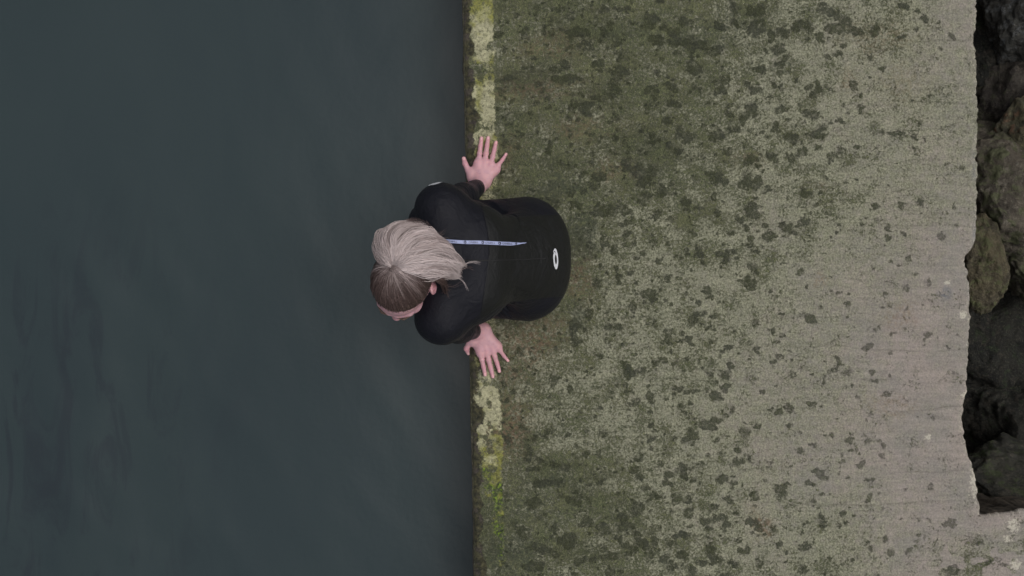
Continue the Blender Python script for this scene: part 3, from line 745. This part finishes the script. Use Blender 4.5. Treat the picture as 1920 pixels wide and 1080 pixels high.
def skin():
    g = G('skin'); P = g.pos()
    c = g.mix(g.ss(g.noise(P, 40, 4), .35, .65), alb(184, 144, 151, 1.2), alb(192, 150, 153, 1.2))
    c = g.mix(g.ss(g.noise(P, 75, 4, .6), .52, .68, 0, .35), c, alb(168, 124, 134, 1.1))
    c = g.mix(g.math('MULTIPLY', g.attr('red'), .72), c, alb(190, 122, 134, 1.1))
    c = g.mix(g.math('MULTIPLY', g.attr('nail'), .55), c, alb(216, 178, 176, 1.2))
    h = g.math('ADD', g.voro(P, 420), g.math('MULTIPLY', g.noise(P, 90, 4), .8))
    m = g.fin(c, g.ss(g.attr('nail'), 0, 1, .5, .3), g.bump(h, .25, .0012), Specular_IOR_Level=.4)
    g.b.inputs['Subsurface Weight'].default_value = .12; g.b.inputs['Subsurface Radius'].default_value = (.01, .004, .002)
    g.b.inputs['Subsurface Scale'].default_value = .5
    return m
M_skin = skin()
body = mesh_np('body', BV, BF, M_skin, root, attrs=dict(red=red, nail=nail))

# eyes, brows
g = G('eye'); M_eye = g.fin(g.mix(g.ss(g.attr('iris'), .4, .6), (.62, .60, .58), (.05, .09, .12)), .1)
g = G('brow'); M_brow = g.fin((.09, .06, .045), .8)
for e in (1, -1):
    bm = bmesh.new(); bmesh.ops.create_uvsphere(bm, u_segments=24, v_segments=16, radius=.0122)
    v = np.array([q.co[:] for q in bm.verts]); 
    me_f = [[l.index for l in q.verts] for q in bm.faces]; bm.free()
    q4 = np.array([f if len(f) == 4 else f + [f[-1]] for f in me_f]); 
    me = bpy.data.meshes.new('eye'); me.from_pydata((hp(e * .031, .0775, -.005) + v).tolist(), [], me_f); me.polygons.foreach_set('use_smooth', [True] * len(me_f))
    a = me.attributes.new('iris', 'FLOAT', 'POINT'); gz = hf * .9 - hu * .35; gz /= np.linalg.norm(gz)
    a.data.foreach_set('value', ((v @ gz) > .0108).astype(np.float32)); me.materials.append(M_eye)
    o = bpy.data.objects.new('eye', me); S.collection.objects.link(o); o.parent = root
    Fe = Field(hp(e * .03, .09, .02) - .04, hp(e * .03, .09, .02) + .04, .0018)
    Fe.cap(hp(e * .013, .0955, .0175), hp(e * .032, .0925, .0235), .0026, .0030, .002); Fe.cap(hp(e * .032, .0925, .0235), hp(e * .052, .0745, .0185), .0030, .0018, .002)
    v, f = Fe.mesh(); mesh_np('eyebrow', v, f, M_brow, root)

# --- wetsuit
Fs = Field((-.47, -.34, -.42), (.31, .52, .60), .0042)
trunk(Fs, .004)
for (Wp, E) in ((WR, ER), (WL, EL)):
    ax = Wp - E; ax /= np.linalg.norm(ax)
    p0 = Wp - ax * .012
    Fs.plane(p0, ax, Wp - np.array([.07, .07, .075]), Wp + np.array([.07, .07, .05]))
nk = hp(0, -.035, -.085) - np.array((-.215, shy, .50))
Fs.cap((-.215, shy, .50), np.array((-.215, shy, .50)) + nk * .5, .070, .060, .035)
Fs.plane((0, 0, -.34), (0, 0, -1))
for s in (1, -1):   # centre groove of the spine, folds at the waist and inside the elbows
    for i in range(3):
        a = np.array((-.045 + i * .020, .096 + s * (.125), .34 - i * .028)); b = np.array((-.01 + i * .022, .096 + s * .075, .405 - i * .035))
        pass
SV, SF = Fs.mesh()
def vnormals(V, F):
    n = np.cross(V[F[:, 2]] - V[F[:, 0]], V[F[:, 3]] - V[F[:, 1]]); N = np.zeros_like(V)
    for i in range(4): np.add.at(N, F[:, i], n)
    return N / (np.linalg.norm(N, axis=1)[:, None] + 1e-12)
SN = vnormals(SV, SF)
def folds(c, rad, along, amp, freq, seed):
    c = np.asarray(c, float); a = np.asarray(along, float); a /= np.linalg.norm(a)
    d = SV - c; m = np.exp(-(np.linalg.norm(d, axis=1) / rad) ** 2)
    q = np.cross(a, [.3, .2, .9]); q /= np.linalg.norm(q); w = np.cross(a, q)
    n = fbm(d @ a * .28 + 5, d @ q + .7 * (d @ w), freq, 3, seed)
    return amp * m * (sstep(.25, .5, n) - 1.2 * sstep(.5, .56, n) * (1 - sstep(.56, .72, n)))
disp = np.zeros(len(SV))
for s_, J, E, Wp in ((1, JR, ER, WR), (-1, JL, EL, WL)):
    disp += folds((-.03, .096 + s_ * .13, .31), .075, (1, s_ * .6, -.5), .008, 38, 200)
    disp += folds((-.06, CY + s_ * .18, .17), .07, (.5, s_, .2), .008, 36, 210)
    disp += folds(J + np.array([.085, -s_ * .03, -.05]), .06, (1, -s_ * .8, .3), .007, 42, 220)
    disp += folds(E, .055, (0, 1, .15), .0035, 60, 230)
    disp += folds(Wp * .7 + E * .3, .035, (0, 1, .1), .0022, 90, 240)
disp += folds((.06, .10, .25), .08, (0, 1, 0), .0032, 34, 250)
SV = SV + SN * disp[:, None]
kk = 960 + SV[:, 0] * PXM * H / (H - SV[:, 2]); jj = 540 - SV[:, 1] * PXM * H / (H - SV[:, 2])
seam_x = np.interp(jj, [380, 430, 470, 520, 600], [903, 915, 918, 912, 900])
ptop = np.interp(kk, [880, 905, 936, 959, 1000, 1070], [378, 385, 404, 407, 404, 402]); pbot = np.interp(kk, [880, 905, 936, 963, 1017, 1070], [604, 598, 576, 565, 559, 556])
panel = sstep(-3, 3, kk - seam_x) * (SV[:, 2] > .05) * sstep(-2.5, 2.5, jj - ptop) * sstep(-2.5, 2.5, pbot - jj)            # smooth back panel versus sleeves and yoke
cuff = np.zeros(len(SV))
for Wp in (WR, WL): cuff = np.maximum(cuff, np.exp(-(np.linalg.norm(SV - Wp, axis=1) / .05) ** 2))
def neoprene():
    g = G('neoprene'); P = g.pos()
    c = g.mix(g.attr('panel'), (.0040, .0044, .0088), (.0068, .0074, .0072))
    c = g.mix(g.ss(g.attr('cuff'), .2, .8, 0, .95), c, (.050, .030, .030))
    c = g.mix(g.ss(g.noise(P, 14, 4, .6), .5, .75, 0, .3), c, (.014, .015, .018))
    h = g.math('ADD', g.math('MULTIPLY', g.noise(P, 700, 3), .25), g.math('MULTIPLY', g.noise(g.pos(scale=(1, 1, 2)), 17, 4, .55, .8), 1.6))
    h = g.math('ADD', h, g.math('MULTIPLY', g.math('ABSOLUTE', g.math('SUBTRACT', g.attr('panel'), .5)), .5))
    m = g.fin(c, .5, g.bump(h, .6, .008), Specular_IOR_Level=.24)
    g.b.inputs['Sheen Weight'].default_value = .02; g.b.inputs['Sheen Roughness'].default_value = .5
    return m
suit = mesh_np('wetsuit', SV, SF, neoprene(), root, attrs=dict(panel=panel, cuff=cuff))
_tri = np.concatenate([SF[:, [0, 1, 2]], SF[:, [0, 2, 3]]])
bvh = BVHTree.FromPolygons([Vector(v) for v in SV.tolist()], _tri.tolist(), epsilon=1e-5)

def drape(px, py, lift=.0015, z0=.45):
    """point of the suit's back under photo pixel (px, py)"""
    tgt = at(px, py, z0); o = Vector((0, 0, H)); d = (Vector(tgt) - o).normalized()
    for e in range(6):
        hit, n, _, _ = bvh.ray_cast(o + Vector((e * .0003, e * .0004, 0)), d)
        if hit is not None and hit.z > .05: break
    if hit is None: print('MISS', px, py); return tgt
    return np.array(hit + n * lift)

g = G('print_white'); M_white = g.fin((.66, .67, .70), .55)
g = G('print_ink'); M_ink = g.fin((.02, .022, .05), .6)
g = G('pull_tape'); M_tape = g.fin(g.mix(g.noise(g.pos(), 60), (.30, .34, .55), (.40, .44, .64)), .6)
g = G('seam_thread'); M_seam = g.fin((.006, .006, .0065), .75)
g = G('zip_metal'); M_zip = g.fin((.12, .12, .10), .5)

def ribbon(name, path, widths, lift, mat, parent, nn=4, thick=.0012):
    """strip lying on the back of the suit; path in photo pixels"""
    path = np.asarray(path, float); V = []; F = []
    T = np.gradient(path, axis=0); T /= np.linalg.norm(T, axis=1)[:, None]; N = np.stack([-T[:, 1], T[:, 0]], 1)
    for i, p in enumerate(path):
        for j in range(nn + 1):
            q = p + N[i] * widths[i] * (j / nn - .5)
            V.append(drape(q[0], q[1], lift))
    m = nn + 1; n = len(path)
    top = np.array(V); bot = top.copy(); bot[:, 2] -= thick
    for i in range(n - 1):
        for j in range(nn):
            a = i * m + j; F.append((a, a + 1, a + 1 + m, a + m)); b = a + n * m; F.append((b, b + m, b + m + 1, b + 1))
        a = i * m; b = a + n * m; F.append((a, a + m, b + m, b)); a += nn; b += nn; F.append((a, b, b + m, a + m))
    for a in (0, (n - 1) * m):
        for j in range(nn): F.append((a + j, a + j + n * m, a + j + 1 + n * m, a + j + 1))
    o = mesh_np(name, np.concatenate([top, bot]), F, mat, parent)
    return o
def lerp_path(pts, n): 
    pts = np.array(pts, float); s = np.r_[0, np.cumsum(np.linalg.norm(np.diff(pts, axis=0), axis=1))]; u = np.linspace(0, s[-1], n)
    return np.stack([np.interp(u, s, pts[:, 0]), np.interp(u, s, pts[:, 1])], 1)

tp = lerp_path([(826, 452.5), (842, 453.6), (868, 454.8), (900, 454.6), (930, 456.2), (958, 457.6), (972, 457.4), (985, 456)], 80)
wd = np.interp(tp[:, 0], [826, 955, 962, 976, 985.5], [6.6, 6.6, 5.2, 2.6, 1.0])
tape = ribbon('zip_pull_tape', tp, wd, .0052, M_tape, suit)
ribbon('zip', lerp_path([(850, 488), (905, 488.5), (960, 487), (1024, 484.5)], 60), np.full(60, 2.8), .0012, M_seam, suit, 2, .0016)
for k, pts in enumerate([[(903, 384), (912, 420), (917, 450), (918, 478)], [(917, 500), (913, 530), (906, 562), (903, 584)]]):
    ribbon('seam', lerp_path(pts, 30), np.full(30, .9), .0009, M_seam, suit, 1, .001)

def tri_shape(name, polys, mat, parent, proj):
    """flat outlines (with holes handled as strips) laid on the suit"""
    V = []; F = []
    for outer, inner in polys:
        n = len(outer); b = len(V)
        for t in np.linspace(0, 1, 4):
            for a, c in zip(outer, inner): V.append(proj(*(np.array(a) * (1 - t) + np.array(c) * t)))
        for r in range(3):
            for i in range(n):
                j = (i + 1) % n; F.append((b + r * n + i, b + r * n + j, b + (r + 1) * n + j, b + (r + 1) * n + i))
    return mesh_np(name, V, F, mat, parent)
def emblem(n=64):
    """wave-in-a-ring emblem in a unit box: thick ring with an off-centre eye and a small curl"""
    outer = []; inner = []
    for i in range(n):
        a = 2 * math.pi * i / n
        r = 1 + (.10 if abs(((a - 2.35) + math.pi) % (2 * math.pi) - math.pi) < .16 else 0)
        outer.append((math.cos(a) * r, math.sin(a) * r))
        inner.append((.05 + math.cos(a) * .42, -.06 + math.sin(a) * .46))
    return outer, inner
EO, EI = emblem()
def back_proj(u, v): return drape(1041.2 + u * 4.6 + v * -1.0, 485.4 - v * 19.5, .0016, .2)
tri_shape('emblem', [(EO, EI)], M_white, suit, back_proj)
# small cut line of the curl
tri_shape('emblem_line', [([(-.75 + .9 * t, .50 + .26 * math.sin(3.1 * t)) for t in np.linspace(0, 1, 14)] + [(.15 - .9 * t, .44 + .22 * math.sin(3.1 * (1 - t))) for t in np.linspace(0, 1, 14)],
                            [(-.75 + .9 * t, .47 + .24 * math.sin(3.1 * t)) for t in np.linspace(0, 1, 14)] + [(.15 - .9 * t, .47 + .24 * math.sin(3.1 * (1 - t))) for t in np.linspace(0, 1, 14)])],
          M_ink, suit, lambda u, v: drape(1041.2 + u * 5.2 - v, 485.4 - v * 19.5, .0021, .2))
# emblem on the outside of her right shoulder, mostly seen edge-on
def side_proj(u, v, lift=.0016):
    c = at(811, 352, .47) + np.array([0, .1, 0]); d = Vector((.10, -1, .12)).normalized()
    e1 = Vector((1, .1, 0)).normalized(); e2 = d.cross(e1).normalized()
    p = Vector(c) + e1 * u * .024 + e2 * (v * .036 - .020) 
    hit, n, _, _ = bvh.ray_cast(p, d)
    if hit is None: hit, n = p + d * .1, Vector((0, 1, 0))
    return np.array(hit + n * lift)
tri_shape('emblem', [(EO, EI)], M_white, suit, side_proj)

# lettering on the pull tape
def letters(txt, x0, w, size):
    cu = bpy.data.curves.new('t', 'FONT'); cu.body = txt; cu.size = 1
    ob = bpy.data.objects.new('t', cu); S.collection.objects.link(ob)
    dg = bpy.context.evaluated_depsgraph_get(); me = bpy.data.meshes.new_from_object(ob.evaluated_get(dg))
    V = np.array([v.co[:] for v in me.vertices]); F = [list(p.vertices) for p in me.polygons]
    S.collection.objects.unlink(ob); bpy.data.objects.remove(ob); bpy.data.meshes.remove(me)
    W_ = V[:, 0].max()
    out = []
    for v in V:
        px = x0 + v[0] / W_ * w; cy = np.interp(px, tp[:, 0], tp[:, 1])
        out.append(drape(px, cy + size * .5 - v[1] * size / .72, .0060).tolist())
    m2 = bpy.data.meshes.new('lettering'); m2.from_pydata(out, [], F); m2.materials.append(M_ink)
    o = bpy.data.objects.new('lettering', m2); S.collection.objects.link(o); o.parent = tape
for x in (846 - 9, 877, 908, 939): letters("O'NEILL", x, 19, 3.4)
for x in (870.5, 904, 934.5, 965):
    cy = np.interp(x, tp[:, 0], tp[:, 1]); k = 1 if x < 960 else .75
    tri_shape('tape_mark', [([(math.cos(a) * 2.6, math.sin(a) * 2.6) for a in np.linspace(0, 6.283, 25)[:-1]], [(math.cos(a) * 1.2 - .3, math.sin(a) * 1.2) for a in np.linspace(0, 6.283, 25)[:-1]])],
              M_ink, tape, lambda u, v: drape(x + u * k, cy + v * k, .0060))

# ------------------------------------------------------------------ hair
def hair_mat():
    g = G('hair'); 
    c = g.col()
    m = g.fin(c, .42, None, Specular_IOR_Level=.45)
    return m
M_hair = hair_mat()
SK_c = np.array((0, -.012, .030)); SK_r = np.array((.076, .097, .088))
BL = np.array(alb(208, 195, 193, 1.22)); BL2 = np.array(alb(122, 102, 98, 1.1)); DK = np.array(alb(92, 76, 72, 1.1)); DK2 = np.array(alb(62, 48, 44, 1.15))
strands = []   # (points, radius, colours)
HLY = [-.11, -.05, -.03, -.01, .01, .03, .05, .068, .085]; HLZ = [-.070, -.070, -.035, .012, .030, .050, .072, .095, .13]
def on_skull(d, off): return SK_c + d * (SK_r + off)
K = at(738, 503, .752)
kl = (HR.T @ (K - HC)) / HS; kd = (kl - SK_c) / SK_r; kd /= np.linalg.norm(kd)
r_ = np.random.default_rng(12)
def clumpnoise(s, sd): return math.sin(s * 23 + sd) * .5 + math.sin(s * 51 + sd * 2.3) * .3 + math.sin(s * 97 + sd * 1.1) * .2
cnt = 0
while cnt < 4200:
    d = r_.normal(size=3); d /= np.linalg.norm(d); p = on_skull(d, .003)
    zl = np.interp(p[1], HLY, HLZ) + r_.normal(0, .006)
    if p[2] < zl: continue
    cnt += 1
    ang = math.acos(np.clip(d @ kd, -1, 1)); n = 14; pts = []; cs = []
    az = math.atan2(d @ np.cross(kd, [0, 1, 0]), d @ np.array([0, 1, 0]))
    clump = round(az * 14) / 14. + round(ang * 3) * .37
    tone = r_.uniform(0, 1) * .35 + .65 * (.5 + .5 * math.sin(clump * 37.3))
    lay = r_.uniform(0, 1) ** .7; wob = r_.normal(0, .0012, 3)
    tgt = kd + r_.normal(0, .035, 3); tgt /= np.linalg.norm(tgt)
    axn = np.cross(d, tgt); axn /= np.linalg.norm(axn) + 1e-9
    for i in range(n):
        t = i / (n - 1)
        q = (math.sin((1 - t) * ang) * d + math.sin(t * ang) * tgt) / max(math.sin(ang), 1e-4)
        q = q + axn * .06 * math.sin(t * 3.14) * clumpnoise(clump, 3); q /= np.linalg.norm(q)
        off = .0025 + (.0035 + .006 * lay + .0025 * math.sin(clump * 29)) * math.sin(min(1, t * 1.25 + .05) * 1.57) + (.005 * t ** 6)
        pts.append(HC + HS * (HR @ (on_skull(q, off) + wob * math.sin(3.14 * t))))
        front = np.clip((p[1] + .02) / .08, 0, 1)
        mixl = np.clip((t - .25 - .35 * front) * 1.5 + (tone - .5) * 1.1, 0, 1)
        mixl *= np.clip(1.05 - .35 * front, 0, 1) * (1 - .8 * sstep(.88, 1, t))  # strands lose their blonde near the knot, painting in its shade
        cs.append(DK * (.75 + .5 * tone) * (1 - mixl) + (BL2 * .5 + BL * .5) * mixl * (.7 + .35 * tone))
    strands.append((pts, .0008, cs))

GD = [
 [(738,503,.757),(726,494,.772),(711,479,.765),(702,462,.742),(706,444,.715),(719,432,.685),(730,428,.655)],
 [(738,503,.757),(730,484,.780),(720,462,.778),(720,441,.755),(735,427,.720),(752,421,.685),(766,420,.655)],
 [(738,503,.757),(737,480,.786),(737,456,.786),(750,434,.762),(772,424,.722),(792,425,.680),(806,434,.650)],
 [(738,503,.757),(744,481,.786),(754,458,.788),(776,440,.765),(802,437,.722),(822,447,.680),(832,462,.650)],
 [(738,503,.757),(751,485,.784),(768,467,.784),(794,455,.762),(822,457,.718),(842,470,.672),(850,486,.640)],
 [(738,503,.757),(755,491,.780),(777,479,.778),(806,472,.756),(835,476,.714),(854,489,.672),(863,503,.640)],
 [(738,503,.757),(757,498,.776),(782,491,.770),(812,487,.750),(840,491,.710),(858,501,.672),(864,511,.640)],
 [(738,503,.757),(757,507,.768),(782,506,.760),(808,504,.738),(832,507,.704),(850,512,.670),(858,514,.640)],
 [(738,503,.757),(753,515,.758),(771,520,.748),(790,522,.724),(806,520,.700),(822,517,.672),(838,517,.645)],
]
GW = np.array([[at(*q) for q in gg] for gg in GD])
def cr(P, t):
    n = len(P) - 1; x = min(max(t, 0), .9999) * n; i = int(x); f = x - i
    p0 = P[max(i - 1, 0)]; p1 = P[i]; p2 = P[i + 1]; p3 = P[min(i + 2, n)]
    return .5 * (2 * p1 + (p2 - p0) * f + (2 * p0 - 5 * p1 + 4 * p2 - p3) * f * f + (3 * p1 - p0 - 3 * p2 + p3) * f ** 3)
GS = np.array([[cr(g_, t) for t in np.linspace(0, 1, 22)] for g_ in GW])
def guide(s):
    x = min(max(s, 0), .9999) * (len(GS) - 1); i = int(x); f = x - i; f = f * f * (3 - 2 * f)
    return GS[i] * (1 - f) + GS[i + 1] * f
nclump = 230
for c in range(nclump):
    sc = r_.uniform(-.03, 1.03); layer = r_.uniform(0, 1) ** .8; end = r_.uniform(.72, 1.0) if layer > .15 else r_.uniform(.85, 1.0)
    tone = np.clip(.55 + .40 * clumpnoise(sc * 1.7, 4) + .36 * r_.normal(), 0, 1); ph = r_.uniform(0, 6.28, 3); wa = r_.uniform(.003, .009); fr = r_.uniform(2.5, 5)
    lo_l = np.zeros(3); spread = r_.uniform(.006, .011)
    dv = r_.normal(0, 1, 3) * np.array([.007, .007, .005])
    for k in range(18):
        s = sc + r_.normal(0, .016); G0 = guide(s); u = r_.normal(0, 1, 2); pts = []; cs = []
        ee = end * r_.uniform(.93, 1.03); tone2 = np.clip(tone + r_.normal(0, .12), -.15, 1)
        for i in range(16):
            t = i / 15 * ee; x = t * 21; j = min(int(x), 20); p = G0[j] + (G0[j + 1] - G0[j]) * (x - j)
            env = min(1, t * 4); tip = 1 - .55 * max(0, (i / 15 - .7) / .3)
            w = np.array([math.sin(t * fr * 2 + ph[0]), math.sin(t * fr * 2.3 + ph[1]), .7 * math.sin(t * fr * 1.9 + ph[2])]) * wa * env
            p = p + dv * t ** 1.5 + w + np.array([u[0], u[1], .4 * (u[0] - u[1])]) * spread * .45 * env * tip
            p[2] -= (.004 + .075 * layer * min(1, t * 1.7) ** 1.0) * env
            pts.append(p)
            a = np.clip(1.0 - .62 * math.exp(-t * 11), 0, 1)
            if t < .10: a *= .55 + .45 * t / .10  # shadow where the hair splits at the knot, put into the strand colour
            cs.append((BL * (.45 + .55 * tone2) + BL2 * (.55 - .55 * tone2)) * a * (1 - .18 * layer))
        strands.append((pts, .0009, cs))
# loose wisps and the darker nape hair
def wisp(px, n, rad, colr, jit, zj=.01):
    rad = rad * .62; colr = colr * .8
    P0 = np.array([at(*q) for q in px])
    for k in range(n):
        P1 = P0 + np.linspace(0, 1, len(P0))[:, None] * r_.normal(0, jit, 3) + r_.normal(0, jit * .25, 3)
        pts = [cr(P1, t) for t in np.linspace(0, 1, 14)]
        strands.append((pts, rad, [colr * r_.uniform(.8, 1.15)] * 14))
wisp([(860,505,.62),(875,494,.60),(888,491,.585),(900,494,.575)], 7, .0005, BL, .0035)
wisp([(862,508,.60),(874,502,.595),(884,503,.58),(888,505,.57)], 4, .0004, BL2, .004)
wisp([(845,517,.62),(858,522,.61),(868,530,.59),(875,545,.575)], 4, .0005, BL, .004)
wisp([(838,535,.60),(850,537,.59),(862,531,.58),(868,527,.575)], 4, .0004, BL2 * .8, .005)
wisp([(828,525,.62),(838,538,.60),(838,552,.585),(832,560,.575)], 5, .0004, DK, .006)
wisp([(790,430,.68),(806,436,.66),(822,440,.65),(834,434,.64)], 8, .0004, BL2, .006)
wisp([(740,425,.68),(762,416,.67),(782,418,.66),(800,430,.64)], 26, .0005, BL2, .008)
wisp([(815,450,.66),(828,452,.65),(838,458,.64),(842,470,.63)], 24, .0005, BL2, .008)
wisp([(800,415,.62),(806,424,.64),(815,436,.65),(828,446,.65)], 6, .0004, BL2, .006)
for k in range(420):   # nape
    a = r_.uniform(0, 1); x = np.interp(a, [0, 1], [792, 838]); y = r_.uniform(512, 552)
    P0 = [at(785 + a * 16, 515 + a * 4, .70), at(x - 6, (y + 515) / 2, .67), at(x, y, .61 - .03 * a), at(x + r_.normal(3, 4), y + r_.normal(3, 5), .565)]
    P0 = np.array(P0) + r_.normal(0, .002, 3)
    if y > 520 and x < 830: continue
    strands.append(([cr(P0, t) for t in np.linspace(0, 1, 10)], .0008, [(DK if r_.random() < .6 else DK2) * r_.uniform(.6, 1.1)] * 10))
for k in range(26):    # flyaways over the whole head
    s = r_.uniform(0, 1); G0 = guide(s); off = r_.normal(0, .005, 3); off[2] = abs(off[2])
    pts = [G0[j] + off * min(1, j / 8) * (1 + .8 * math.sin(j * .5 + s * 9)) for j in range(2, 22)]
    strands.append((pts, .00035, [BL] * len(pts)))

def build_hair(strs, name, parent):
    V = []; F = []; C = []; n = 0
    ca = [(math.cos(a), math.sin(a)) for a in (0, 2.094, 4.189)]
    for pts, rad, cs in strs:
        P = np.array(pts); m = len(P); T = np.gradient(P, axis=0); T /= np.linalg.norm(T, axis=1)[:, None] + 1e-9
        a = np.cross(T, [.31, .2, .93]); a /= np.linalg.norm(a, axis=1)[:, None] + 1e-9; b = np.cross(T, a)
        r = rad * np.interp(np.linspace(0, 1, m), [0, .1, .75, 1], [.8, 1, 1, .25])[:, None]
        ring = np.stack([P + r * (a * c + b * s) for c, s in ca], 1)
        V.append(ring.reshape(-1, 3)); C.append(np.repeat(np.array(cs), 3, 0))
        i = n + 3 * np.arange(m - 1)
        for k in range(3):
            k2 = (k + 1) % 3; F.append(np.stack([i + k, i + k2, i + 3 + k2, i + 3 + k], 1))
        n += 3 * m
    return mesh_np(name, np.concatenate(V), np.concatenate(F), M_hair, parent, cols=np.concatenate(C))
hair = build_hair(strands, 'hair', root)
# scalp under the strands
bm = bmesh.new(); bmesh.ops.create_icosphere(bm, subdivisions=5, radius=1)
v = np.array([q.co[:] for q in bm.verts]); f = np.array([[l.index for l in q.verts] for q in bm.faces]); bm.free()
loc = SK_c + v * (SK_r + .0018); ok = loc[:, 2] > np.interp(loc[:, 1], HLY, HLZ) + .003
f = f[ok[f].all(1)]
mesh_np('scalp', HC + HS * (loc @ HR.T), f, M_hair, hair, cols=np.repeat((DK2 * .8)[None], len(loc), 0))
# hair tie
g = G('hair_tie'); M_tie = g.fin((.03, .02, .02), .6)
Ft = Field(K - .05, K + .05, .002)
ring = [K + np.array([.0085 * math.cos(a) - .001, .0070 * math.sin(a) - .002, .0115 - .003 * math.sin(a)]) for a in np.linspace(0, 6.283, 13)]
for a, b in zip(ring[:-1], ring[1:]): Ft.cap(a, b, .0026, .0026, .002)
v, f = Ft.mesh(); mesh_np('hair_tie', v, f, M_tie, hair)
